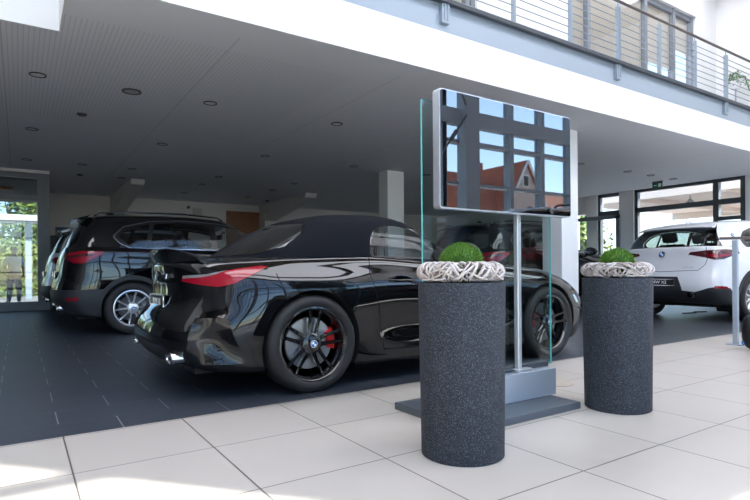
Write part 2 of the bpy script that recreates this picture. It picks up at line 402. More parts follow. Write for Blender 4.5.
sbox('wall_sun_blocker', WHITE, 6.04, UR, VW - .02, VW + .12, 4.95, 8.2)  # solid upper facade, added out of view to block direct sun
# diagonal tie rods with turnbuckles on the facade
m = MB(); m.tube([(7.1, VW + .3, 5.2), (7.6, VW + .3, 4.2)], .02); m.tube([(7.0, VW + .3, 3.2), (7.62, VW + .3, 4.0)], .02); m.tube([(7.28, VW + .3, 4.84), (7.42, VW + .3, 4.56)], .045); m.tube([(7.2, VW + .3, 3.46), (7.34, VW + .3, 3.64)], .045)
struct(obj('trim_10', m, STEELD, None, True, 40))

# ---- outside
sbox('ground', mat('outdoor_paving', (.34, .325, .31), .85, noise=(1.5, .08)), -60, 90, -70, 80, -.3, -.14)
# covered passage right
struct(obj('trim_11', MB().add([(18.6, -2, 3.42), (18.6, 14, 3.42), (27, 14, 3.5), (27, -2, 3.5), (18.6, -2, 3.56), (18.6, 14, 3.56), (27, 14, 3.64), (27, -2, 3.64)],
    [(0, 3, 2, 1), (4, 5, 6, 7), (0, 1, 5, 4), (1, 2, 6, 5), (2, 3, 7, 6), (3, 0, 4, 7)]), mat('passage_ceiling', (.62, .52, .46), .7)))
m = MB()
for y in range(-1, 14, 3): m.add([(18.6, y, 3.25), (27, y, 3.3), (27, y, 3.5), (18.6, y, 3.42), (18.6, y + .15, 3.25), (27, y + .15, 3.3), (27, y + .15, 3.5), (18.6, y + .15, 3.42)], [(0, 1, 2, 3), (7, 6, 5, 4), (0, 4, 5, 1), (1, 5, 6, 2), (2, 6, 7, 3), (3, 7, 4, 0)])
m.box(18.5, 18.7, -2, 14, 3.3, 3.5); m.box(22.5, 22.6, -2, 14, 3.3, 3.45); m.box(26.8, 27, -2, 14, 3.2, 3.5)
struct(obj('trim_12', m, mat('passage_beam', (.55, .47, .42), .6)))
sbox('wall_outside', mat('warm_render_wall', (.70, .60, .53), .8), 27, 27.3, -2, 13, -.14, 1.7)
# hanging bell lamp in the passage
t = empty('pendant_lamp', (20, 9.8, 3.1)); tag(t, 'small bell-shaped pendant lamp hanging outside the right glazing', 'lamp')
m = MB(); m.lathe([(.05, .22), (.07, .16), (.16, .08), (.2, 0), (.19, 0), (.15, .07), (.06, .14)], 20); obj('lamp_shade', m, GREYFRAME, t, True, 40)
m = MB(); m.tube([(0, 0, .2), (0, 0, .34)], .012); obj('cord', m, FRAME, t)

# railing
RODS = mat('grey_rods', (.22, .25, .29), .4)
t = empty('balcony_railing', (.4, VF, 4.05)); tag(t, 'long steel balcony railing with horizontal rods and brown handrail', 'railing')
def loc(x, z): return (x - .4, 0, z - 4.05)
posts = [.73 + 1.18 * i for i in range(13)]
for i, x in enumerate(posts):
    big = abs((x - 7.81) % 3.54) < .05 or abs((x - 7.81) % 3.54 - 3.54) < .05
    m = MB(); w_ = .03 if big else .018
    a = x - .4
    m.bbox(a - w_, a - w_ + .012, -.045, .015, -.22 if big else -.02, .88, .002); m.bbox(a + w_ - .012, a + w_, -.045, .015, -.22 if big else -.02, .88, .002)
    for z in [.06 + .108 * k for k in range(8)]: m.bbox(a - w_, a + w_, -.022, -.004, z - .012, z + .012, .002)
    m.tube([(a, -.015, .85), (a, -.015, .97)], .01)
    if big: m.bbox(a - .06, a + .06, -.03, .03, -.25, -.02, .004)
    obj('post', m, STEEL, t)
for k in range(8):
    m = MB(); z = .06 + .108 * k; m.tube([(0, -.014, z), (15.2, -.014, z)], .007, 6); obj('rod', m, RODS, t, True)
m = MB(); m.tube([(0, -.015, .975), (15.2, -.015, .975)], .023, 10); obj('handrail', m, RAILWOOD, t, True)
# flower pot on the gallery
t = empty('flower_pot', (15.15, 6.3, 5.35)); tag(t, 'small white pot with trailing green plant at the far end of the gallery', 'potted plant')
m = MB(); m.lathe([(.07, 0), (.1, .02), (.13, .2), (.12, .2), (.1, .17), (0, .17)], 20); obj('pot', m, WHITE, t, True, 40)
m = MB(); m.tube([(0, 0, -1.32), (0, 0, 0)], .02); m.lathe([(.16, -1.32), (.16, -1.3), (0, -1.29)], 20); obj('stand', m, STEEL, t)
m = MB(); rnd = random.Random(3)
for i in range(160):
    a = rnd.uniform(0, 2 * PI); r = rnd.uniform(.05, .3); h = .42 - r * r * 4 + rnd.uniform(-.1, .06)
    c = Vector((r * math.cos(a), r * math.sin(a), h)); d = Vector((rnd.uniform(-1, 1), rnd.uniform(-1, 1), rnd.uniform(-.6, .6))).normalized() * .05; e = d.cross(Vector((0, 0, 1))).normalized() * .02
    m.add([c - d, c + e, c + d, c - e], [(0, 1, 2, 3)])
    if i % 8 == 0: m.tube([(0, 0, .17), (c.x * .4, c.y * .4, .3), tuple(c)], .003, 4)
obj('foliage', m, mat('pot_plant_green', (.10, .22, .05), .6, noise=(30, .3)), t)

# downlights
DL = []
for i, u in enumerate((.2, 2.23, 4.24, 8.4, 10.46, 12.3, 13.32, 14.4)): DL.append((u, 7.48, 0, i))
for i, u in enumerate((.19, 2.2, 4.19, 6.3, 8.4, 10.4)): DL.append((u, 10.35, 1, i))
for i, u in enumerate((.15, 1.16, 2.15, 4.13, 6.16)): DL.append((u, 13.2, 2, i))
for i, u in enumerate((2.13, 4.12, 6.12)): DL.append((u, 14.6, 3, i))
for i, u in enumerate((4.1, 6.05)): DL.append((u, 16.4, 4, i))
RING = mat('downlight_ring', (.045, .05, .055), .4); LENS = mat('downlight_reflector', (.75, .75, .74), .4)
rown = ['front row near the balcony', 'second row from the balcony', 'third row from the balcony', 'fourth row from the balcony', 'rearmost row near the back wall']
ordn = ['leftmost', 'second from left', 'third from left', 'fourth from left', 'fifth from left', 'sixth from left', 'seventh from left', 'eighth from left']
first = None
for u, v, r, i in DL:
    if first is None:
        t = empty('ceiling_downlight'); first = t
        m = MB(); m.lathe([(.074, -.002), (.092, -.002), (.092, -.012), (.083, -.014), (.074, -.008)], 28, close=True); obj('ring', m, RING, t, True, 40)
        m = MB(); m.lathe([(.075, -.006), (.05, -.003), (0, -.002)], 24); obj('reflector', m, LENS, t, True, 40)
    else:
        t = first.copy(); C.objects.link(t)
        for ch in list(first.children): c = ch.copy(); c.parent = t; C.objects.link(c)
    t.location = (u, v, ZC); tag(t, 'round recessed soffit downlight, %s in the %s' % (ordn[i], rown[r]), 'downlight', 'recessed soffit downlights')
t = empty('ceiling_loudspeaker', (1.23, 7.53, ZC), 0, .72); tag(t, 'dark-rimmed round ceiling loudspeaker between two downlights of the front row', 'loudspeaker')
m = MB(); m.lathe([(.13, -.002), (.165, -.002), (.165, -.02), (.14, -.024), (.13, -.012)], 32, close=True); obj('ring', m, RING, t, True, 40)
m = MB(); m.lathe([(.135, -.01), (0, -.008)], 24); obj('grille', m, mat('grille_grey', (.5, .5, .5), .7), t)
# smoke detectors
for u, v, lb in ((.79, 9.0, 'small dark round sensor in the slotted soffit nearest the balcony edge'), (1.23, 14.6, 'small dark round sensor in the soffit far back beside the brace'), (6.9, 16.9, 'small dark round sensor in the soffit near the back wall')):
    m = MB(); m.lathe([(.07, 0), (.07, -.015), (.05, -.03), (0, -.032)], 20); o = obj('smoke_detector', m, RING, None, True, 40); o.location = (u, v, ZC); tag(o, lb, 'sensor')
# exit sign
t = empty('exit_sign', (14.3, 7.85, 3.07), 0, .55); tag(t, 'small green emergency exit sign hanging below the soffit', 'sign')
t.rotation_euler = (0, 0, .0)
m = MB(); m.bbox(-.02, .02, -.24, .24, -.12, .12, .004); obj('housing', m, mat('exit_green', (.0, .16, .10), .4), t)
EXW = mat('exit_white', (.85, .95, .9), .4)
obj('arrow', MB().add([(-.0215, .0, -.015), (-.0215, .1, -.015), (-.0215, .1, -.05), (-.0215, .17, 0), (-.0215, .1, .05), (-.0215, .1, .015), (-.0215, .0, .015)], [tuple(range(7))]), EXW, t)
obj('doorway_symbol', MB().add([(-.0215, -.2, -.08), (-.0215, -.05, -.08), (-.0215, -.05, .08), (-.0215, -.2, .08)], [(0, 1, 2, 3)]), EXW, t)
m = MB(); m.box(-.012, .012, -.26, .26, .12, .2); obj('mount', m, FRAME, t)

# back wall items
m = MB(); m.bbox(6.0, 7.2, 18.34, 18.398, 1.2, 2.95, .006); tag(obj('wood_panel', m, mat('brown_wood', (.20, .085, .04), .5, noise=(6, .3))), 'brown wooden panel on the back wall between the black cars', 'panel')
t = empty('wall_poster', (1.2, 18.38, 1.2)); tag(t, 'dark blue poster on the back wall beside the rear of the black SUV', 'poster')
obj('board', MB().bbox(-.3, .3, -.02, .02, 0, 1.0, .004), mat('poster_blue', (.01, .045, .16), .4), t); obj('print', MB().box(-.22, -.1, -.025, -.021, .1, .4), mat('poster_pale', (.25, .4, .6), .5), t)
sbox('baseboard_back', mat('grey_plinth', (.12, .12, .125), .6), .6, 2.4, 18.34, 18.4, 0, 1.95)
m = MB(); m.bbox(4.86, 5.16, 18.34, 18.4, 2.72, 2.98, .01); m.bbox(4.9, 5.12, 18.32, 18.345, 2.76, 2.94, .006); tag(obj('wall_vent', m, mat('vent_grey', (.45, .45, .44), .6)), 'small square vent cover high on the back wall', 'vent')
m = MB(); m.lathe([(.05, 0), (.05, .05), (0, .06)], 16, Matrix.Translation((4.72, 18.4, 3.0)) @ Matrix.Rotation(PI / 2, 4, 'X')); tag(obj('wall_sensor', m, RING), 'tiny round dark sensor on the back wall above the vent', 'sensor')

# ---------------------------------------------------------------- cars
class Surf:
    def __init__(s): s.V = []; s.N = []; s.F = []; s.key = {}
    def vid(s, p):
        k = (round(p[0], 5), round(p[1], 5), round(p[2], 5))
        if k not in s.key: s.key[k] = len(s.V); s.V.append(Vector(p)); s.N.append(Vector((0, 0, 0)))
        return s.key[k]
    def normals(s):
        for f, _ in s.F:
            n = Vector((0, 0, 0)); p0 = s.V[f[0]]
            for i in range(1, len(f) - 1): n += (s.V[f[i]] - p0).cross(s.V[f[i + 1]] - p0)
            for i in f: s.N[i] += n
        for n in s.N:
            if n.length > 0: n.normalize()
    def clip(s, f, P, a, b, cache):
        # a->b directed edge in chart space, inside = left
        ex, ey = b[0] - a[0], b[1] - a[1]
        d = [ex * (P[i][1] - a[1]) - ey * (P[i][0] - a[0]) for i in f]
        if min(d) >= -1e-9: return f, None
        if max(d) <= 1e-9: return None, f
        I, O = [], []; n = len(f)
        for k in range(n):
            i, j = f[k], f[(k + 1) % n]; di, dj = d[k], d[(k + 1) % n]
            if di >= 0: I.append(i)
            if di <= 0: O.append(i)
            if di * dj < 0:
                kk = (min(i, j), max(i, j), a, b)
                if kk not in cache:
                    t = di / (di - dj); s.V.append(s.V[i].lerp(s.V[j], t)); nn = s.N[i].lerp(s.N[j], t); nn.normalize(); s.N.append(nn)
                    P[len(s.V) - 1] = (P[i][0] + (P[j][0] - P[i][0]) * t, P[i][1] + (P[j][1] - P[i][1]) * t); cache[kk] = len(s.V) - 1
                I.append(cache[kk]); O.append(cache[kk])
        return (I if len(I) > 2 else None), (O if len(O) > 2 else None)
    def carve(s, poly, chart, cond, newtag, only=None):
        area = sum(poly[i][0] * poly[(i + 1) % len(poly)][1] - poly[(i + 1) % len(poly)][0] * poly[i][1] for i in range(len(poly)))
        if area < 0: poly = poly[::-1]
        n = len(poly); conv = all((poly[(i + 1) % n][0] - poly[i][0]) * (poly[(i + 2) % n][1] - poly[(i + 1) % n][1]) - (poly[(i + 1) % n][1] - poly[i][1]) * (poly[(i + 2) % n][0] - poly[(i + 1) % n][0]) >= -1e-9 for i in range(n))
        polys = [poly]
        if not conv:
            tri = geometry.tessellate_polygon([[Vector((p[0], p[1], 0)) for p in poly]])
            polys = []
            for t in tri:
                q = [poly[i] for i in t]
                ar = (q[1][0] - q[0][0]) * (q[2][1] - q[0][1]) - (q[1][1] - q[0][1]) * (q[2][0] - q[0][0])
                if abs(ar) > 1e-9: polys.append(q if ar > 0 else q[::-1])
        P = {}
        for q in polys:
            cache = {}; m = len(q)
            x0 = min(p[0] for p in q); x1 = max(p[0] for p in q); y0 = min(p[1] for p in q); y1 = max(p[1] for p in q)
            out = []
            for f, tg in s.F:
                if only is not None and tg not in only: out.append((f, tg)); continue
                for i in f:
                    if i not in P: P[i] = chart(s.V[i])
                xs = [P[i][0] for i in f]; ys = [P[i][1] for i in f]
                if max(xs) < x0 or min(xs) > x1 or max(ys) < y0 or min(ys) > y1: out.append((f, tg)); continue
                c = sum((s.V[i] for i in f), Vector()) / len(f); nn = sum((s.N[i] for i in f), Vector())
                if nn.length > 0: nn.normalize()
                if not cond(c, nn): out.append((f, tg)); continue
                skip = False
                for k in range(m):
                    a, b = q[k], q[(k + 1) % m]; ex, ey = b[0] - a[0], b[1] - a[1]
                    if max(ex * (P[i][1] - a[1]) - ey * (P[i][0] - a[0]) for i in f) <= 1e-9: skip = True; break
                if skip: out.append((f, tg)); continue
                rem = f
                for k in range(m):
                    rem, o = s.clip(rem, P, q[k], q[(k + 1) % m], cache)
                    if o: out.append((o, tg))
                    if not rem: break
                if rem: out.append((rem, newtag))
            s.F = out
    def stroke(s, pts, w, chart, cond, newtag, closed=True, only=None):
        n = len(pts)
        for i in range(n if closed else n - 1):
            a, b = Vector(pts[i]), Vector(pts[(i + 1) % n]); d = (b - a)
            if d.length < 1e-6: continue
            d.normalize(); nr = Vector((-d.y, d.x)) * w / 2; e = d * w / 2
            s.carve([tuple(a - e - nr), tuple(b + e - nr), tuple(b + e + nr), tuple(a - e + nr)], chart, cond, newtag, only)
    def emit(s, name, tags, mt, parent, side=None, off=0.):
        vm = {}; vs = []; ns = []; fs = []
        for f, tg in s.F:
            if tg not in tags: continue
            if side is not None:
                cy = sum(s.V[i].y for i in f)
                if cy * side < 0: continue
            g = []
            for i in f:
                if i not in vm: vm[i] = len(vs); vs.append(tuple(s.V[i] + s.N[i] * (off(s.V[i]) if callable(off) else off))); ns.append(tuple(s.N[i]))
                g.append(vm[i])
            fs.append(g)
        if not fs: return None
        me = bpy.data.meshes.new(name); me.from_pydata(vs, [], fs)
        me.materials.append(mt)
        for p in me.polygons: p.use_smooth = True
        if not callable(off): me.normals_split_custom_set_from_vertices(ns)
        me.update()
        return link(name, me, parent)
    def bvh(s): return BVHTree.FromPolygons(s.V, [f for f, t in s.F])

def loft(levels, Nr=14, Nx=64, Nf=12, step=.035, close_bottom=False):
    rows = []
    for L in levels:
        z, W = pc(L['z']), pc(L['W']); xr, xf, Lr, Lf = L['xr'], L['xf'], L.get('Lr', .4), L.get('Lf', .6); nr, nf = L.get('nr', 2.6), L.get('nf', 2.4)
        row = []
        for i in range(Nr):
            t = PI / 2 * i / Nr; x = xr + Lr * (1 - max(0, math.cos(t)) ** (2 / nr)); row.append(Vector((x, W(x) * math.sin(t) ** (2 / nr), z(x))))
        for i in range(Nx + 1):
            x = xr + Lr + (xf - Lf - xr - Lr) * i / Nx; row.append(Vector((x, W(x), z(x))))
        for i in range(1, Nf + 1):
            t = PI / 2 * (1 - i / Nf); x = xf - Lf * (1 - max(0, math.cos(t)) ** (2 / nf)); row.append(Vector((x, W(x) * max(0, math.sin(t)) ** (2 / nf), z(x))))
        row[0].y = 0; row[-1].y = 0
        rows.append(row)
    M = len(rows[0]); K = len(rows)
    T = [0]
    for k in range(1, K): T.append(T[-1] + max(1e-3, sum((rows[k][i] - rows[k - 1][i]).length for i in range(M)) / M))
    dense = [rows[0]]
    for k in range(K - 1):
        h = T[k + 1] - T[k]
        def tan(j, side):
            if levels[j].get('sharp') or j == 0 or j == K - 1:
                a, b = (j, j + 1) if side > 0 else (j - 1, j)
                return [(rows[b][i] - rows[a][i]) / (T[b] - T[a]) for i in range(M)]
            d0, d1 = T[j] - T[j - 1], T[j + 1] - T[j]
            return [((rows[j][i] - rows[j - 1][i]) / d0 * d1 + (rows[j + 1][i] - rows[j][i]) / d1 * d0) / (d0 + d1) for i in range(M)]
        t0, t1 = tan(k, 1), tan(k + 1, -1); n = max(1, int(math.ceil(h / step)))
        for q in range(1, n + 1):
            u = q / n; h00 = 2*u**3 - 3*u*u + 1; h10 = u**3 - 2*u*u + u; h01 = -2*u**3 + 3*u*u; h11 = u**3 - u*u
            dense.append([rows[k][i] * h00 + t0[i] * (h10 * h) + rows[k + 1][i] * h01 + t1[i] * (h11 * h) for i in range(M)])
    s = Surf()
    for r in dense: r[0].y = 0; r[-1].y = 0
    def add(a, b, c, d):
        ids = []
        for p in (a, b, c, d):
            i = s.vid(p)
            if i not in ids: ids.append(i)
        if len(ids) > 2: s.F.append((ids, 'body'))
    R = lambda v: (v.x, -v.y, v.z); Lf_ = lambda v: (v.x, v.y, v.z)
    for k in range(len(dense) - 1):
        A, B = dense[k], dense[k + 1]
        for i in range(M - 1):
            add(R(A[i]), R(A[i + 1]), R(B[i + 1]), R(B[i]))
            add(Lf_(A[i + 1]), Lf_(A[i]), Lf_(B[i]), Lf_(B[i + 1]))
    s.normals(); return s

side = lambda v: (v.x, v.z)
rear = lambda v: (abs(v.y), v.z)
arc = lambda v: (abs(v.y) + v.x, v.z)
topc = lambda v: (v.x, v.y)
isside = lambda c, n: abs(n.y) > .12
isrear = lambda c, n: n.x < -.15 and c.x < .6
isfront = lambda c, n: n.x > .15 and c.x > .4
iscorner = lambda c, n: c.x < .6
istop = lambda c, n: n.z > .35
def circle(cx, cz, r, n=40, a0=0, a1=2 * PI): return [(cx + r * math.cos(a0 + (a1 - a0) * i / n), cz + r * math.sin(a0 + (a1 - a0) * i / n)) for i in range(n)]

def roundel_parts(parent, M, r):
    m = MB(); m.lathe([(r * 1.0, 0), (r * 1.0, .004), (r * .93, .006), (r * .93, .0)], 32, M, True); 
    k = obj('badge', MB().lathe([(r, 0), (r, .004), (r * .9, .0055), (0, .006)], 32, M), BLACKG, parent, True, 40)
    m = MB()
    for q in range(4):
        n = 8; vs = [(0, 0, .0068)] + [(r * .62 * math.cos(PI / 2 * (q + i / n)), r * .62 * math.sin(PI / 2 * (q + i / n)), .0068) for i in range(n + 1)]
        m.mi = q % 2
        m.add([M @ Vector(v) for v in vs], [(0, i + 1, i + 2) for i in range(n)])
    m.mi = 1; 
    m.lathe([(r, .0058), (r * .94, .0062)], 32, M, cap=False)
    o = obj('emblem', m, [BLUE, SWHITE], k)
    # M-frame: local x,y in plane, z out
    return k

def make_wheel(parent, x, y, z, R, w, rimR, style, rimmat, sidesign, caliper=None):
    """wheel at (x, y): y = outer face plane; sidesign -1 = right side"""
    M = Matrix.Translation((x, y, z)) @ (Matrix.Rotation(PI / 2, 4, 'X') if sidesign < 0 else Matrix.Rotation(-PI / 2, 4, 'X'))
    # local z = outwards
    rim = MB(); n = 56
    rim.lathe([(rimR - .012, -w), (rimR, -w + .01), (rimR - .02, -w * .7), (rimR - .03, -w * .4), (rimR - .018, -.03), (rimR - .004, -.012), (rimR + .004, -.004), (rimR + .006, .0), (rimR - .004, .002), (rimR - .012, -.004), (rimR - .022, -.03), (rimR - .038, -w * .4), (rimR - .028, -w * .7), (rimR - .01, -w)], n, M)
    def spoke(a, o0, o1, r0, r1, w0, w1, z0, z1, th=.03):
        ca, sa = math.cos(a), math.sin(a)
        def P(r, o, zz): return M @ Vector((r * ca - o * sa, r * sa + o * ca, zz))
        N = 6; vs = []
        for i in range(N + 1):
            t = i / N; r = r0 + (r1 - r0) * t; o = o0 + (o1 - o0) * t; ww = (w0 + (w1 - w0) * t) / 2; zz = z0 + (z1 - z0) * (t ** .7) - .012 * math.sin(PI * t)
            vs += [P(r, o - ww, zz - .008), P(r, o - ww * .55, zz), P(r, o + ww * .55, zz), P(r, o + ww, zz - .008), P(r, o + ww * .8, zz - th), P(r, o - ww * .8, zz - th)]
        fs = []
        for i in range(N):
            for k in range(6):
                a_ = i * 6 + k; b_ = i * 6 + (k + 1) % 6; fs.append((a_, b_, b_ + 6, a_ + 6))
        fs += [tuple(range(6))[::-1], tuple(N * 6 + k for k in range(6))]
        rim.add(vs, fs)
    a0 = style.get('a0', PI / 2); ns = style['n']
    for q in range(ns):
        a = a0 + 2 * PI * q / ns
        if style['kind'] == 'double':
            for sg in (-1, 1): spoke(a, sg * style['o0'], sg * style['o1'], .045, rimR - .012, style['w'], style['w'] * .75, -.028, -.012)
        else: spoke(a, 0, 0, .045, rimR - .012, style['w'], style['w'] * .8, -.03, -.012)
    rim.lathe([(0, -.012), (.045, -.014), (.07, -.03), (.078, -.06), (.05, -.09)], 30, M)
    for q in range(5):
        a = a0 + 2 * PI * (q + .5) / 5; rim.lathe([(.009, -.05), (.009, -.022), (.006, -.02)], 8, M @ Matrix.Translation((.056 * math.cos(a), .056 * math.sin(a), 0)))
    wo = obj('wheel', rim, rimmat, parent, True, 38)
    ty = MB()
    prof = [(rimR - .008, -.012), (rimR + .002, -.004), (rimR + .012, .004), (rimR + .03, .012), (R - .04, .012), (R - .022, .004), (R - .008, -.010), (R, -.03), (R + .001, -w * .32), (R - .006, -w * .33), (R - .006, -w * .355), (R + .002, -w * .36), (R + .002, -w * .64), (R - .006, -w * .645), (R - .006, -w * .67), (R + .001, -w * .675), (R, -w + .02), (R - .01, -w), (R - .04, -w - .01), (rimR + .02, -w - .01), (rimR, -w + .004)]
    ty.lathe(prof, 64, M, True)
    obj('tyre', ty, RUBBER, wo, True, 35)
    d = MB(); d.lathe([(.05, -.075), (.072, -.07), (.08, -.085), (rimR * .70, -.085), (rimR * .72, -.09), (rimR * .72, -.105), (.08, -.105)], 40, M)
    obj('brake_disc', d, DISC if caliper[0] is CALIPER else DISCD, wo, True, 38)
    if caliper:
        cm, ang = caliper; c = MB(); nn = 10; vs = []
        for i in range(nn + 1):
            a = ang + (i / nn - .5) * .8
            for (r, zz) in ((rimR * .52, -.078), (rimR * .56, -.068), (rimR * .76, -.068), (rimR * .80, -.078), (rimR * .80, -.125), (rimR * .52, -.125)):
                vs.append(M @ Vector((r * math.cos(a), r * math.sin(a), zz)))
        fs = [(i * 6 + k, i * 6 + (k + 1) % 6, (i + 1) * 6 + (k + 1) % 6, (i + 1) * 6 + k) for i in range(nn) for k in range(6)]
        fs += [tuple(range(6))[::-1], tuple(nn * 6 + k for k in range(6))]
        c.add(vs, fs); tag(obj('brake_caliper', c, cm, wo, True, 38), 'red brake caliper' if cm is CALIPER else None)
    cap = MB(); cap.mi = 0; r = .026
    cap.lathe([(r, -.014), (r, -.008), (0, -.006)], 20, M)
    for q in range(4):
        cap.mi = 1 + q % 2; k = 5
        cap.add([M @ Vector(v) for v in [(0, 0, -.005)] + [(r * .66 * math.cos(PI / 2 * (q + i / k)), r * .66 * math.sin(PI / 2 * (q + i / k)), -.0052) for i in range(k + 1)]], [(0, i + 1, i + 2) for i in range(k)])
    cap.mi = 2; cap.lathe([(r * .98, -.0068), (r * .86, -.0058)], 20, M, cap=False)
    obj('hub_cap', cap, [BLACKG, BLUE, SWHITE], wo)
    return wo

def arch_liner(parent, bv, xw, zw, r, inner=.55):
    for sg, nm in ((-1, 'r'), (1, 'l')):
        m = MB(); n = 44; vs = []; zl = .12
        for i in range(n + 1):
            a = -.55 + (PI + 1.1) * i / n; x = xw + r * math.cos(a); z = zw + r * math.sin(a)
            xx = xw + (r + .006) * math.cos(a); zz = zw + (r + .006) * math.sin(a)
            h = bv.ray_cast(Vector((xx, sg * 2, zz)), Vector((0, -sg, 0)), 2)
            y = abs(h[0].y) - .001 if h[0] is not None else .80
            if y < .5: y = .80
            vs += [(x, sg * y, z), (x, sg * inner, z)]
        m.add(vs, [(2 * i, 2 * i + 1, 2 * i + 3, 2 * i + 2) for i in range(n)])
        b = len(m.v); m.v.append((xw, sg * inner, zw)); 
        for i in range(n): m.f.append([2 * i + 1, b, 2 * i + 3]); m.m.append(0)
        obj('wheel_arch_liner', m, UNDER, parent)

def seat(parent, x, y, mt, zs=.45, hb=.62):
    m = MB(); m.bbox(x - .25, x + .27, y - .24, y + .24, zs - .14, zs, .05)
    o = obj('seat', m, mt, parent, True)
    m = MB(); R = Matrix.Translation((x - .22, y, zs)) @ Matrix.Rotation(-.28, 4, 'Y'); m.bbox(-.07, .06, -.23, .23, -.05, hb, .05, R)
    obj('backrest', m, mt, o, True)
    m = MB(); m.bbox(-.06, .05, -.12, .12, hb + .03, hb + .2, .04, R); m.bbox(-.01, .0, -.06, -.05, hb - .02, hb + .08, .003, R); m.bbox(-.01, .0, .05, .06, hb - .02, hb + .08, .003, R)
    obj('headrest', m, mt, o, True)

def plate_on(parent, x, z, w, h, text, slope, material_text=LETTER, frame=CHROME):
    # faces -x; slope = lean angle
    M = Matrix.Translation((x, 0, z)) @ Matrix.Rotation(slope, 4, 'Y') @ Matrix(((0, 0, -1, 0), (-1, 0, 0, 0), (0, 1, 0, 0), (0, 0, 0, 1)))
    m = MB(); m.bbox(-w / 2, w / 2, -h / 2, h / 2, -.012, 0, .003, M)
    p = obj('number_plate', m, PLATEB, parent)
    m = MB(); t = .008
    for a in ((-w / 2, w / 2, h / 2 - t, h / 2), (-w / 2, w / 2, -h / 2, -h / 2 + t), (-w / 2, -w / 2 + t, -h / 2, h / 2), (w / 2 - t, w / 2, -h / 2, h / 2)): m.bbox(*a, -.001, .004, .001, M)
    obj('plate_frame', m, frame, p)
    m = MB(); text_into(m, text, h * .62, M @ Matrix.Translation((0, 0, .001)), .001, width=w * .52); obj('lettering', m, SWHITE, p)

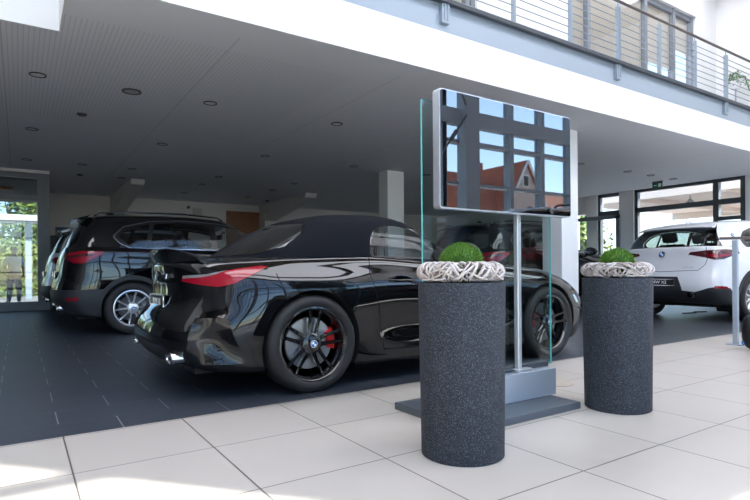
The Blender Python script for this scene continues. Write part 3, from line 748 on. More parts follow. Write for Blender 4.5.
def build_car(name, lb, loc, rz, s, cfg, cat='car'):
    t = empty(name, loc, rz, s); tag(t, lb, cat)
    P = cfg['paint']
    b = loft(cfg['body']); bv = b.bvh()
    xr_, xf_ = 0., cfg['wb']; R, aR, zw = cfg['R'], cfg['archR'], cfg['R'] - .002
    # cladding first
    for poly, ch, cond, tg in cfg.get('pre', []): b.carve(poly, ch, cond, tg, cfg.get('preonly'))
    cl = cfg.get('clad_ring')
    for xw in (xr_, xf_):
        if cl: b.carve(circle(xw, zw, aR + cl), side, isside, 'clad')
        else: b.carve(circle(xw, zw, aR + .012), side, isside, 'lip')
    for poly, ch, cond, tg in cfg['cuts']: b.carve(poly, ch, cond, tg, None if tg in ('hole',) else ('body', 'seam', 'clad', 'lamp', 'door'))
    for pts, w, ch, cond, tg, closed in cfg['lines']: b.stroke(pts, w, ch, cond, tg, closed, ('body', 'door', 'lip'))
    for xw in (xr_, xf_):
        b.carve(circle(xw, zw, aR), side, isside, 'hole')
    b.emit('body', ('body', 'lip'), P, t)
    g = loft(cfg['top'], step=.03)
    for poly, ch, cond, tg in cfg['topcuts']: g.carve(poly, ch, cond, tg, ('body', 'frame', 'black'))
    for pts, w, ch, cond, tg, closed in cfg.get('toplines', []): g.stroke(pts, w, ch, cond, tg, closed, ('body', 'frame', 'black', 'trimline'))
    g.emit(cfg.get('topname', 'roof'), ('body',), cfg.get('topmat', P), t)
    for surf in (b, g):
        for tg, (nm, mt, split, off, lbl) in cfg['parts'].items():
            for sd in ((-1, 1) if split else (None,)):
                o = surf.emit(nm, (tg,), mt, t, sd, off)
                if o and lbl: o['label'] = lbl
    cfg['surfs'] = (b, g)
    arch_liner(t, bv, xr_, zw, aR); arch_liner(t, bv, xf_, zw, aR)
    # underbody
    m = MB(); xs = cfg['under']; zz = cfg.get('uz', .2)
    m.box(xs[0], -aR - .02, -.68, .68, zz, zz + .25); m.box(-aR - .02, aR + .02, -.53, .53, zz, zz + .3); m.box(aR + .02, cfg['wb'] - aR - .02, -.78, .78, zz, zz + .12)
    m.box(cfg['wb'] - aR - .02, cfg['wb'] + aR + .02, -.53, .53, zz, zz + .3); m.box(cfg['wb'] + aR + .02, xs[1], -.62, .62, zz, zz + .2)
    m.tube([(0, -.8, zw), (0, .8, zw)], .04); m.tube([(cfg['wb'], -.8, zw), (cfg['wb'], .8, zw)], .04)
    obj('underbody', m, UNDER, t)
    wy = cfg['wy']
    for xw, cal in ((xr_, 0.12), (xf_, PI - .12)):
        for sg in (-1, 1):
            ang = cal if sg < 0 else (PI - cal)
            make_wheel(t, xw, sg * wy, zw, R, cfg['tw'], cfg['rimR'], cfg['style'], cfg['rimmat'], sg, (cfg['cal'], ang))
    # interior
    x0, x1, ws, zt = cfg['cab']
    m = MB(); m.box(x0, x1, -ws, ws, .28, .32); 
    for sg in (-1, 1): m.box(x0, x1, sg * ws - .02, sg * ws + .02, .3, zt)
    m.box(x0 - .02, x0 + .02, -ws, ws, .3, zt - .02); m.box(x1 - .02, x1 + .02, -ws, ws, .3, zt)
    m.bbox(cfg['dash'], x1, -ws, ws, zt - .26, zt - .02, .05)
    obj('interior_trim', m, INTB, t)
    for sx, zs in cfg['seats']:
        for sy in (-.36, .36): seat(t, sx, sy, INTB, zs, cfg.get('hb', .58))
    m = MB(); Mx = Matrix.Translation((cfg['dash'] - .12, .36, zt - .1)) @ Matrix.Rotation(-1.2, 4, 'Y')
    m.lathe([(.18 + .014 * math.cos(a), .014 * math.sin(a)) for a in [2 * PI * k / 8 for k in range(8)]], 28, Mx, True); m.tube([Mx @ Vector((-.17, 0, 0)), Mx @ Vector((.17, 0, 0))], .015); m.tube([Mx @ Vector((0, 0, 0)), Mx @ Vector((0, 0, -.15))], .03)
    obj('steering_wheel', m, INTB, t, True, 50)
    mx, mz = cfg['rvm']; m = MB(); m.bbox(mx - .02, mx + .02, -.13, .13, mz - .04, mz + .035, .012); m.tube([(mx + .01, 0, mz + .02), (mx + .09, 0, mz + .09)], .012)
    obj('rear_view_mirror', m, INTB, t)
    # door mirrors
    dx, dy, dz = cfg['mirror']
    for sg in (-1, 1):
        m = MB(); bm = bmesh.new(); bmesh.ops.create_uvsphere(bm, u_segments=20, v_segments=12, radius=1)
        for v in bm.verts:
            x, y, z = v.co; x = x * .10 if x > 0 else x * .035
            v.co = Vector((dx + x + abs(y) * -.01, sg * (dy + .09) + y * .125, dz + z * .075 * (1 - .15 * y * sg)))
        m.frombm(bm); bm.free(); o = obj('side_mirror', m, cfg.get('mirrormat', P), t, True)
        m = MB(); m.tube([(dx + .02, sg * (dy - .04), dz - .08), (dx + .02, sg * (dy + .04), dz - .03)], .022); obj('mirror_arm', m, BLACKG, o, True)
        m = MB(); m.lathe([(.001, 0), (.9, 0)], 20, Matrix.Translation((dx - .037, sg * (dy + .09), dz)) @ Matrix.Diagonal((1, .11, .062, 1)) @ Matrix.Rotation(-PI / 2, 4, 'Y')); obj('mirror_glass', m, CHROME, o)
    return t

def rp(pts, r=.03, n=4):
    """round polygon corners"""
    out = []; N = len(pts)
    for i in range(N):
        p = Vector(pts[i]); a = (Vector(pts[i - 1]) - p); b = (Vector(pts[(i + 1) % N]) - p)
        q = min(r, a.length * .45, b.length * .45); A = p + a.normalized() * q; B = p + b.normalized() * q
        for k in range(n + 1):
            u = k / n; out.append(tuple(A * (1 - u) ** 2 + p * 2 * u * (1 - u) + B * u * u))
    return out
def bump(base, xs, amp, sg=.42):
    """keyframed width with wheel-arch bulges"""
    f = pc(base); lo, hi = base[0][0], base[-1][0]; n = 40
    return [(lo + (hi - lo) * i / n, f(lo + (hi - lo) * i / n) + sum(a * math.exp(-((lo + (hi - lo) * i / n - x) / sg) ** 2) for x, a in zip(xs, amp))) for i in range(n + 1)]

# ---- black roadster with soft top
WB = 2.41
dbl5 = dict(n=5, kind='double', o0=.020, o1=.040, w=.030, a0=PI / 2 - .12)
zbody = [
 dict(z=.19, W=.62, xr=-.70, xf=3.05, Lr=.3, Lf=.4),
 dict(z=[(-.9, .24), (-.4, .18), (.5, .15), (2., .15), (2.6, .15), (3.4, .17)], W=[(-.9, .80), (-.3, .86), (.5, .88), (1.9, .88), (2.5, .87), (3.3, .80)], xr=-.84, xf=3.26, Lr=.42, Lf=.62, nr=2.9),
 dict(z=[(-.9, .33), (.5, .27), (2, .27), (3.4, .28)], W=bump([(-.9, .86), (0, .885), (.8, .885), (1.8, .89), (2.5, .89), (3.3, .84)], (0, WB), (.03, .025)), xr=-.91, xf=3.36, Lr=.45, Lf=.66, nr=2.9),
 dict(z=[(-.9, .46), (.5, .42), (2, .42), (3.4, .42)], W=bump([(-.9, .88), (0, .90), (.8, .875), (1.8, .885), (2.5, .90), (3.3, .86)], (0, WB), (.035, .025)), xr=-.90, xf=3.385, Lr=.46, Lf=.68, nr=2.8),
 dict(z=[(-.9, .60), (.5, .58), (2, .56), (3.4, .53)], W=bump([(-.9, .86), (0, .905), (.8, .89), (1.8, .885), (2.5, .90), (3.3, .84)], (0, WB), (.035, .02)), xr=-.81, xf=3.35, Lr=.46, Lf=.70, nr=2.7),
 dict(z=[(-.9, .72), (0, .735), (.8, .72), (2, .69), (2.6, .68), (3.4, .58)], W=bump([(-.9, .83), (0, .89), (.8, .885), (1.8, .875), (2.5, .885), (3.2, .80)], (0, WB), (.03, .015)), xr=-.79, xf=3.27, Lr=.46, Lf=.75, nr=2.6),
 dict(z=[(-.9, .805), (-.3, .82), (0, .83), (.8, .815), (1.6, .79), (2.45, .775), (2.9, .71), (3.3, .60)], W=[(-.85, .78), (-.3, .85), (0, .865), (.8, .855), (1.6, .84), (2.4, .84), (3.1, .74)], xr=-.80, xf=3.20, Lr=.44, Lf=.8, nr=2.5),
 dict(z=[(-.9, .865), (-.5, .88), (0, .90), (.5, .91), (1., .885), (1.6, .86), (2.4, .82), (2.8, .755), (3.2, .64)], W=[(-.85, .70), (-.3, .79), (0, .815), (.8, .81), (1.6, .79), (2.4, .76), (3.1, .66)], xr=-.80, xf=3.12, Lr=.42, Lf=.85, nr=2.4),
 dict(z=[(-.8, .885), (-.5, .90), (0, .925), (.5, .93), (1., .91), (1.6, .885), (2.4, .835), (2.8, .775), (3.2, .665)], W=[(-.8, .55), (0, .68), (1.6, .66), (3.0, .5)], xr=-.77, xf=3.05, Lr=.40, Lf=.8, nr=2.4),
 dict(z=[(-.8, .89), (-.5, .91), (0, .94), (.5, .945), (1., .93), (1.6, .91), (2.4, .86), (2.8, .80), (3.1, .70)], W=[(-.8, .3), (3.0, .3)], xr=-.765, xf=3.0, Lr=.3, Lf=.6),
 dict(z=[(-.8, .892), (-.5, .912), (0, .943), (.5, .95), (1., .935), (1.6, .915), (2.4, .865), (2.8, .81), (3.1, .71)], W=0, xr=-.76, xf=2.98, Lr=.3, Lf=.5)]
ztop = [
 dict(z=[(-.6, .865), (0, .885), (.5, .895), (1.0, .875), (1.8, .85)], W=[(-.5, .60), (0, .74), (.5, .775), (1.0, .775), (1.7, .70)], xr=-.46, xf=1.82, Lr=.55, Lf=.45, nr=2.3),
 dict(z=[(-.4, .965), (0, 1.0), (.5, 1.01), (1.0, .99), (1.6, .95)], W=[(-.3, .58), (0, .69), (.5, .735), (1.0, .735), (1.6, .67)], xr=-.33, xf=1.62, Lr=.5, Lf=.4, nr=2.3),
 dict(z=[(-.2, 1.06), (.1, 1.11), (.5, 1.135), (1.0, 1.12), (1.4, 1.04)], W=[(-.1, .55), (.2, .64), (.5, .675), (1.0, .67), (1.4, .63)], xr=-.17, xf=1.40, Lr=.42, Lf=.34, nr=2.3),
 dict(z=[(-.1, 1.115), (.2, 1.175), (.5, 1.205), (.8, 1.21), (1.2, 1.15)], W=[(0, .50), (.3, .575), (.6, .60), (1.0, .59), (1.2, .57)], xr=-.06, xf=1.24, Lr=.36, Lf=.25, nr=2.3),
 dict(z=[(0, 1.145), (.2, 1.20), (.5, 1.245), (.8, 1.25), (1.15, 1.20)], W=[(.1, .42), (.5, .50), (1.1, .49)], xr=.0, xf=1.16, Lr=.3, Lf=.2),
 dict(z=[(0, 1.155), (.2, 1.225), (.5, 1.275), (.8, 1.285), (1.1, 1.235)], W=[(.1, .2), (.5, .25), (1.1, .25)], xr=.02, xf=1.13, Lr=.25, Lf=.15),
 dict(z=[(0, 1.16), (.2, 1.23), (.5, 1.282), (.8, 1.293), (1.1, 1.245)], W=0, xr=.03, xf=1.12, Lr=.2, Lf=.1)]
zwin = rp([(.555, .925), (.575, 1.04), (.63, 1.12), (.72, 1.155), (.86, 1.165), (1.02, 1.135), (1.2, 1.055), (1.52, .90), (1.2, .905), (.9, .915)], .03, 3)
zdoor = [(.50, .915), (.47, .80), (.53, .55), (.58, .24), (1.72, .22), (1.80, .40), (1.78, .62), (1.62, .84)]
vl = lambda z: -.08 + (z - .24) * .25
vr = lambda z: .42 - (z - .24) * .40
def vdent(v):
    a = abs(v.y) + v.x; t = (a - vl(v.z)) / (vr(v.z) - vl(v.z)); q = (v.z - .24) / .29
    return -.075 * max(0, math.sin(PI * max(0, min(1, t)))) ** .8 * max(0, math.sin(PI * max(0, min(1, q)))) ** .8
zcfg = dict(paint=BLACKP, body=zbody, top=ztop, wb=WB, R=.329, archR=.362, wy=.915, tw=.24, rimR=.245, style=dbl5, rimmat=RIMB, cal=CALIPER,
 under=(-.72, 3.1), uz=.17, cab=(.28, 1.62, .70, .86), dash=1.30, seats=[(.78, .40)], hb=.46, rvm=(1.12, 1.08), mirror=(1.40, .80, .965), topname='soft_top', topmat=FABRIC,
 cuts=[
  ([(.30, -.66), (1.60, -.66), (1.60, .66), (.30, .66)], topc, istop, 'hole'),
  # tail lamp: wraps from the tail to the flank, (|y|+x) chart
  ([(-.28, .755), (-.26, .79), (.05, .80), (.24, .825), (.48, .852), (.54, .846), (.46, .80), (.32, .74), (.18, .72), (.0, .73)], arc, iscorner, 'lamp'),
  ([(-.26, .772), (-.25, .79), (.05, .80), (.24, .825), (.12, .795), (.0, .782)], arc, iscorner, 'lampc'),
  # bumper corner vent
  ([(vl(.24), .24), (vr(.24), .24), (vr(.53), .53), (vl(.53), .53)], arc, iscorner, 'vent'),
  # diffuser
  ([(0, .18), (.62, .22), (.52, .34), (.0, .36)], rear, isrear, 'diffuser'),
  ([(0, .50), (.30, .50), (.34, .70), (.0, .72)], rear, isrear, 'recess'),
  # headlight
  ([(2.70, .72), (2.95, .66), (3.30, .53), (3.28, .50), (3.02, .56), (2.78, .66)], side, isside, 'headlamp'),
  # fender vent
  ([(2.0, .58), (2.10, .60), (2.08, .44), (2.02, .40)], side, isside, 'fvent'),
  (circle(.745, .72, 1, 4), side, lambda c, n: False, 'x'),
 ],
 lines=[
  (zdoor, .006, side, isside, 'seam', True),
  ([(.62, .80), (.78, .60), (.86, .44)], .005, arc, iscorner, 'seam2', False),
 ],
 topcuts=[
  (zwin, side, isside, 'win'),
  ([(.0, .93), (.48, .935), (.62, .99), (.60, 1.08), (.50, 1.165), (0, 1.185)], rear, isrear, 'rwin'),
  ([(0, .86), (.74, .86), (.66, 1.0), (.50, 1.19), (0, 1.22)], rear, lambda c, n: c.x > 1.0 and n.x > .2, 'wscreen'),
  ([(1.0, 1.15), (1.18, 1.16), (1.9, .86), (1.60, .84)], side, lambda c, n: c.x > 1.0, 'pillar'),
 ],
 toplines=[(zwin, .014, side, isside, 'frame', True), ([(0, 1.225), (.50, 1.205)], .03, rear, lambda c, n: c.x > 1.0 and n.x > .2, 'frame', False)],
 parts={'lamp': ('tail_light', RED, 1, .003, 'red tail light lens'), 'lampc': ('lamp_inlay', CLEARL, 1, .004, 'smoked clear lamp inlay'), 'vent': ('bumper_vent', BLACKP, 1, vdent, None), 'diffuser': ('diffuser', CLAD, 0, .004, None), 'recess': ('plate_recess', BLACKP, 0, -.004, None),
  'headlamp': ('headlight', HEADL, 1, .002, None), 'seam2': ('bumper_seam', SEAM, 1, -.002, None), 'fvent': ('fender_vent', BLACKG, 1, -.003, None), 'blk': ('trim_strip', BLACKG, 1, .002, None), 'silver': ('bumper_strip', LETTER, 0, .004, 'silver lower bumper strip'), 'seam': ('door_seam', SEAM, 1, -.002, None),
  'win': ('side_window', CLEARW, 1, -.004, None), 'rwin': ('rear_window', RTINT, 0, .003, None), 'wscreen': ('windshield', CLEARW, 0, 0, None), 'pillar': ('windshield_frame', BLACKP, 0, .001, None), 'frame': ('window_seal', BLACKG, 0, .004, None)})
rz = 0.
zc = build_car('convertible_car', 'black two-seat convertible with closed soft top, black wheels and red calipers', (1.726, 4.345, 0), rz, 1.05, zcfg)
# spoiler
m = MB(); n = 24; vs = []
for i in range(n + 1):
    y = -.62 + 1.24 * i / n; e = 1 - (abs(y) / .62) ** 4; x = -.815 + .16 * (abs(y) / .62) ** 2.2
    vs += [(x + .17, y, .885), (x + .10, y, .905 + .02 * e), (x, y, .895 + .085 * e), (x - .012, y, .892 + .085 * e), (x - .008, y, .882 + .06 * e), (x + .03, y, .865)]
m.add(vs, [(i * 6 + k, i * 6 + (k + 1) % 6, (i + 1) * 6 + (k + 1) % 6, (i + 1) * 6 + k) for i in range(n) for k in range(6)] + [tuple(range(6))[::-1], tuple(n * 6 + k for k in range(6))])
obj('rear_spoiler', m, BLACKG, zc, True, 35)
plate_on(zc, -.812, .605, .46, .105, 'BMW Z4', .0)
for sg in (-1, 1):
    m = MB(); M = Matrix.Translation((-.80, sg * .58, .275)) @ Matrix.Rotation(-PI / 2, 4, 'Y') @ Matrix.Diagonal((.6, 1.35, 1, 1))
    m.lathe([(.062, .06), (.066, .055), (.066, -.1), (.05, -.1), (.052, .05)], 24, M, True); tag(obj('exhaust_tip', m, CHROME, zc, True, 40), 'silver exhaust tip')
Mr = Matrix.Translation((-.80, 0, .775)) @ Matrix.Rotation(.15, 4, 'Y') @ Matrix(((0, 0, -1, 0), (-1, 0, 0, 0), (0, 1, 0, 0), (0, 0, 0, 1)))
roundel_parts(zc, Mr @ Matrix.Translation((0, 0, .012)), .042)
m = MB(); Mt = Matrix.Translation((-.792, -.235, .785)) @ Matrix.Rotation(.10, 4, 'Y') @ Matrix.Rotation(-.16, 4, 'Z') @ Matrix(((0, 0, -1, 0), (-1, 0, 0, 0), (0, 1, 0, 0), (0, 0, 0, 1)))
text_into(m, 'M40i', .05, Mt @ Matrix.Translation((.015, 0, .004)), .002, .2); bd = obj('model_lettering', m, LETTER, zc)
m = MB()
for k in range(3):
    m.mi = k; x = -.085 + k * .014; m.add([Mt @ Vector(p) for p in ((x, -.02, .006), (x + .012, -.02, .006), (x + .026, .02, .006), (x + .014, .02, .006))], [(0, 1, 2, 3)])
obj('stripes', m, [mat('m_light_blue', (.1, .4, .8), .3), mat('m_dark_blue', (.03, .06, .3), .3), mat('m_red', (.7, .03, .04), .3)], bd)
for sg in (-1, 1):
    m = MB(); M = Matrix.Translation((.745, sg * .872, .735)) @ Matrix.Rotation(PI / 2 * -sg, 4, 'X') @ Matrix.Diagonal((1.35, .5, 1, 1)) 
    m.lathe([(.095, .012), (.09, .016), (.05, .006), (0, .0)], 28, M @ Matrix.Diagonal((1, 1, 1, 1))); hd = obj('door_handle', m, BLACKG, zc, True)
    m = MB(); m.bbox(.64, .86, sg * .888 - .012, sg * .888 + .012, .728, .75, .008); obj('grip', m, BLACKP, hd, True)
m = MB(); m.tube([(1.2, 0, 1.03), (1.2, 0, .93)], .004)
m.bbox(1.10, 1.105, -.03, .03, .92, 1.03, .002); obj('hanging_tag', m, INTB, zc)

DCHROME = mat('dark_chrome', (.30, .33, .37), .2, .9)
# ---- tall SUV / crossover generator
def suv_cfg(kind, paint, seen_rear=False):
    x2 = kind == 'coupe'
    wb = 2.67
    if not x2:
        body = [
         dict(z=.30, W=.66, xr=-.62, xf=3.2, Lr=.3, Lf=.4),
         dict(z=[(-.9, .33), (-.4, .25), (.5, .21), (2.2, .21), (3.5, .24)], W=.85, xr=-.76, xf=3.34, Lr=.42, Lf=.7, nr=3.),
         dict(z=[(-.9, .44), (.5, .36), (2.2, .36), (3.5, .40)], W=[(-.8, .88), (0, .90), (3.4, .88)], xr=-.87, xf=3.50, Lr=.44, Lf=.75, nr=3.),
         dict(z=[(-.9, .62), (.5, .58), (3.5, .58)], W=bump([(-.8, .89), (0, .905), (1.3, .89), (2.6, .905), (3.4, .88)], (0, wb), (.01, .01)), xr=-.875, xf=3.55, Lr=.44, Lf=.8, nr=3.),
         dict(z=[(-.9, .80), (.5, .78), (3.5, .75)], W=bump([(-.8, .88), (0, .90), (1.3, .885), (2.6, .90), (3.4, .85)], (0, wb), (.012, .01)), xr=-.83, xf=3.52, Lr=.42, Lf=.8, nr=2.9),
         dict(z=[(-.9, .99), (0, .97), (1.3, .94), (2.5, .90), (3.0, .86), (3.5, .78)], W=[(-.8, .87), (0, .895), (1.3, .885), (2.5, .88), (3.3, .80)], xr=-.80, xf=3.45, Lr=.40, Lf=.8, nr=2.8),
         dict(z=[(-.8, 1.14), (0, 1.125), (1, 1.10), (2.0, 1.06), (2.7, .98), (3.3, .86)], W=[(-.7, .82), (0, .855), (1.3, .85), (2, .82), (3.2, .70)], xr=-.745, xf=3.36, Lr=.36, Lf=.8, nr=2.8),
         dict(z=[(-.8, 1.16), (1, 1.14), (2.0, 1.10), (2.7, 1.02), (3.2, .92)], W=[(-.7, .62), (2, .66), (3.1, .55)], xr=-.70, xf=3.26, Lr=.3, Lf=.7),
         dict(z=[(-.8, 1.17), (1, 1.16), (2.0, 1.13), (2.7, 1.05), (3.2, .95)], W=.3, xr=-.69, xf=3.2, Lr=.3, Lf=.5),
         dict(z=[(-.8, 1.17), (1, 1.165), (2.0, 1.135), (2.7, 1.055), (3.2, .955)], W=0, xr=-.68, xf=3.18, Lr=.3, Lf=.5)]
        top = [
         dict(z=[(-.7, 1.12), (0, 1.105), (1, 1.08), (2.3, 1.02)], W=[(-.7, .80), (0, .84), (1.3, .835), (2.3, .78)], xr=-.74, xf=2.42, Lr=.34, Lf=.75, nr=3.2, nf=2.6),
         dict(z=[(-.7, 1.31), (1, 1.32), (2.1, 1.23)], W=[(-.6, .75), (.2, .79), (1.3, .785), (2.1, .73)], xr=-.67, xf=2.06, Lr=.32, Lf=.62, nr=3.2, nf=2.6),
         dict(z=[(-.6, 1.47), (0, 1.495), (.7, 1.50), (1.3, 1.475), (1.7, 1.41)], W=[(-.5, .68), (.2, .715), (1.3, .70), (1.7, .66)], xr=-.58, xf=1.70, Lr=.3, Lf=.45, nr=3.2, nf=2.6),
         dict(z=[(-.6, 1.535), (0, 1.57), (.7, 1.58), (1.3, 1.545), (1.5, 1.51)], W=[(-.5, .61), (.2, .645), (1.3, .63)], xr=-.53, xf=1.50, Lr=.28, Lf=.3, nr=3.2),
         dict(z=[(-.6, 1.565), (0, 1.605), (.7, 1.62), (1.3, 1.58)], W=.45, xr=-.48, xf=1.42, Lr=.26, Lf=.25),
         dict(z=[(-.6, 1.58), (0, 1.625), (.7, 1.64), (1.3, 1.60)], W=.2, xr=-.46, xf=1.38, Lr=.2, Lf=.2),
         dict(z=[(-.6, 1.583), (0, 1.63), (.7, 1.645), (1.3, 1.605)], W=0, xr=-.45, xf=1.36, Lr=.2, Lf=.2)]
        zt, R = 1.10, .345
        q1 = rp([(-.16, 1.285), (-.06, 1.39), (.24, 1.465), (.17, 1.155), (-.02, 1.16)], .03, 3)
        q2 = rp([(.30, 1.475), (.62, 1.495), (1.02, 1.485), (1.06, 1.155), (.23, 1.16)], .02, 3)
        q3 = rp([(1.13, 1.48), (1.32, 1.46), (1.55, 1.40), (1.85, 1.265), (2.08, 1.145), (1.14, 1.155)], .02, 3)
        band = rp([(-.22, 1.285), (-.09, 1.42), (.25, 1.505), (.65, 1.53), (1.1, 1.515), (1.40, 1.48), (1.62, 1.40), (2.0, 1.22), (2.2, 1.11), (0, 1.13), (-.14, 1.19)], .03, 3)
        rwin = [(0, 1.17), (.64, 1.17), (.68, 1.22), (.60, 1.44), (.54, 1.49), (0, 1.50)]
        lamp = [(-.22, 1.0), (-.20, 1.045), (-.02, 1.075), (.22, 1.09), (.52, 1.085), (.54, 1.06), (.42, .99), (.30, .935), (.10, .93), (-.02, .97)]
        lampin = [(-.15, 1.02), (.15, 1.045), (.40, 1.05), (.42, 1.035), (.15, 1.01), (-.10, .995)]
        refl = [(.0, .46), (.24, .465), (.24, .50), (.0, .495)]
        cladpoly = [(-1, .1), (4, .1), (4, .33), (wb + .3, .33), (.3, .33), (-.2, .60), (-.95, .60)]
        cladarc = [(-.9, .1), (.9, .1), (.9, .565), (-.9, .60)]
        belt = zt; rvm = (1.42, 1.36); mir = (1.62, .90, 1.12); wy = .905
        door1 = [(1.10, 1.13), (1.10, .5), (1.12, .34), (2.02, .34), (2.14, .60), (2.16, .9), (2.12, 1.07)]
        door2 = [(1.10, 1.13), (1.10, .5), (1.12, .34), (.62, .34), (.44, .60), (.30, .75), (.24, 1.0), (.26, 1.13)]
        hatch = [(0, .60), (.60, .62), (.66, .90), (.64, 1.14)]
    else:
        body = [
         dict(z=.30, W=.66, xr=-.60, xf=3.2, Lr=.3, Lf=.4),
         dict(z=[(-.9, .31), (-.4, .25), (.5, .20), (2.2, .20), (3.5, .24)], W=.86, xr=-.74, xf=3.34, Lr=.36, Lf=.7, nr=3.2),
         dict(z=[(-.9, .43), (.5, .36), (2.2, .36), (3.5, .40)], W=[(-.8, .885), (0, .90), (3.4, .88)], xr=-.86, xf=3.45, Lr=.40, Lf=.75, nr=3.2),
         dict(z=[(-.9, .60), (.5, .58), (3.5, .58)], W=bump([(-.8, .89), (0, .905), (1.3, .89), (2.6, .905), (3.4, .88)], (0, wb), (.015, .01)), xr=-.865, xf=3.50, Lr=.40, Lf=.8, nr=3.2),
         dict(z=[(-.9, .78), (.5, .76), (3.5, .73)], W=bump([(-.8, .885), (0, .905), (1.3, .885), (2.6, .90), (3.4, .85)], (0, wb), (.012, .01)), xr=-.81, xf=3.47, Lr=.38, Lf=.8, nr=3.1),
         dict(z=[(-.9, .95), (0, .94), (1.3, .90), (2.5, .86), (3.5, .76)], W=[(-.8, .875), (0, .895), (1.3, .885), (2.5, .87), (3.3, .80)], xr=-.775, xf=3.42, Lr=.36, Lf=.8, nr=3.0),
         dict(z=[(-.8, 1.085), (0, 1.08), (1, 1.05), (2.0, 1.00), (2.7, .93), (3.3, .82)], W=[(-.7, .81), (0, .85), (1.3, .85), (2, .82), (3.2, .70)], xr=-.76, xf=3.33, Lr=.34, Lf=.8, nr=2.9),
         dict(z=[(-.8, 1.11), (1, 1.08), (2.0, 1.04), (2.7, .97), (3.2, .88)], W=[(-.7, .64), (2, .66), (3.1, .55)], xr=-.72, xf=3.26, Lr=.3, Lf=.7),
         dict(z=[(-.8, 1.115), (1, 1.10), (2.0, 1.07), (2.7, 1.0), (3.2, .91)], W=.3, xr=-.71, xf=3.2, Lr=.3, Lf=.5),
         dict(z=[(-.8, 1.115), (1, 1.10), (2.0, 1.075), (2.7, 1.005), (3.2, .915)], W=0, xr=-.70, xf=3.18, Lr=.3, Lf=.5)]
        top = [
         dict(z=[(-.7, 1.075), (0, 1.06), (1, 1.03), (2.3, .97)], W=[(-.7, .785), (0, .83), (1.3, .83), (2.3, .78)], xr=-.745, xf=2.36, Lr=.36, Lf=.75, nr=3.2, nf=2.6),
         dict(z=[(-.7, 1.24), (1, 1.26), (2.1, 1.17)], W=[(-.6, .735), (.2, .78), (1.3, .775), (2.1, .73)], xr=-.63, xf=2.0, Lr=.34, Lf=.62, nr=3.2, nf=2.6),
         dict(z=[(-.5, 1.375), (0, 1.41), (.7, 1.425), (1.3, 1.41), (1.7, 1.34)], W=[(-.5, .66), (.2, .71), (1.3, .70), (1.7, .66)], xr=-.48, xf=1.66, Lr=.32, Lf=.45, nr=3.2, nf=2.6),
         dict(z=[(-.5, 1.425), (0, 1.475), (.7, 1.50), (1.3, 1.475), (1.5, 1.44)], W=[(-.5, .58), (.2, .635), (1.3, .63)], xr=-.40, xf=1.46, Lr=.3, Lf=.3, nr=3.2),
         dict(z=[(-.5, 1.445), (0, 1.50), (.7, 1.535), (1.3, 1.51)], W=.45, xr=-.36, xf=1.38, Lr=.26, Lf=.25),
         dict(z=[(-.5, 1.455), (0, 1.515), (.7, 1.55), (1.3, 1.525)], W=.2, xr=-.34, xf=1.34, Lr=.2, Lf=.2),
         dict(z=[(-.5, 1.458), (0, 1.52), (.7, 1.555), (1.3, 1.53)], W=0, xr=-.33, xf=1.32, Lr=.2, Lf=.2)]
        zt, R = 1.06, .345
        q1 = rp([(-.08, 1.20), (.02, 1.29), (.24, 1.36), (.20, 1.10), (.05, 1.11)], .03, 3)
        q2 = rp([(.30, 1.375), (.62, 1.41), (1.02, 1.41), (1.06, 1.10), (.26, 1.10)], .02, 3)
        q3 = rp([(1.13, 1.405), (1.32, 1.385), (1.55, 1.32), (1.85, 1.19), (2.06, 1.08), (1.14, 1.095)], .02, 3)
        band = rp([(-.15, 1.20), (-.02, 1.32), (.25, 1.395), (.65, 1.435), (1.1, 1.435), (1.40, 1.40), (1.62, 1.32), (2.0, 1.15), (2.2, 1.04), (0, 1.075), (-.10, 1.12)], .03, 3)
        rwin = [(0, 1.115), (.72, 1.115), (.60, 1.37), (.50, 1.395), (0, 1.405)]
        lamp = [(-.36, .985), (-.33, 1.02), (-.1, 1.04), (.25, 1.055), (.52, 1.03), (.54, .99), (.36, .955), (.20, .91), (.05, .905), (-.14, .945)]
        lampin = [(-.08, .955), (.12, .93), (.28, .95), (.40, .985), (.2, .985), (-.0, .985)]
        refl = [(.0, .50), (.26, .49), (.24, .525), (.02, .535)]
        cladpoly = [(-1, .1), (4, .1), (4, .33), (wb + .3, .33), (.3, .33), (-.2, .42), (-.95, .42)]
        cladarc = [(-.9, .1), (.42, .1), (.42, .38), (.30, .50), (.14, .535), (-.10, .50), (-.30, .44), (-.50, .46), (-.56, .66), (-.9, .66)]
        belt = zt; rvm = (1.42, 1.28); mir = (1.60, .90, 1.05); wy = .905
        door1 = [(1.10, 1.08), (1.10, .5), (1.12, .34), (2.02, .34), (2.14, .60), (2.16, .9), (2.12, 1.02)]
        door2 = [(1.10, 1.08), (1.10, .5), (1.12, .34), (.62, .34), (.44, .60), (.30, .75), (.24, 1.0), (.26, 1.08)]
        hatch = [(0, .735), (.56, .755), (.64, .84), (.66, .95), (.62, 1.09)]
    ringR = .36 + .0
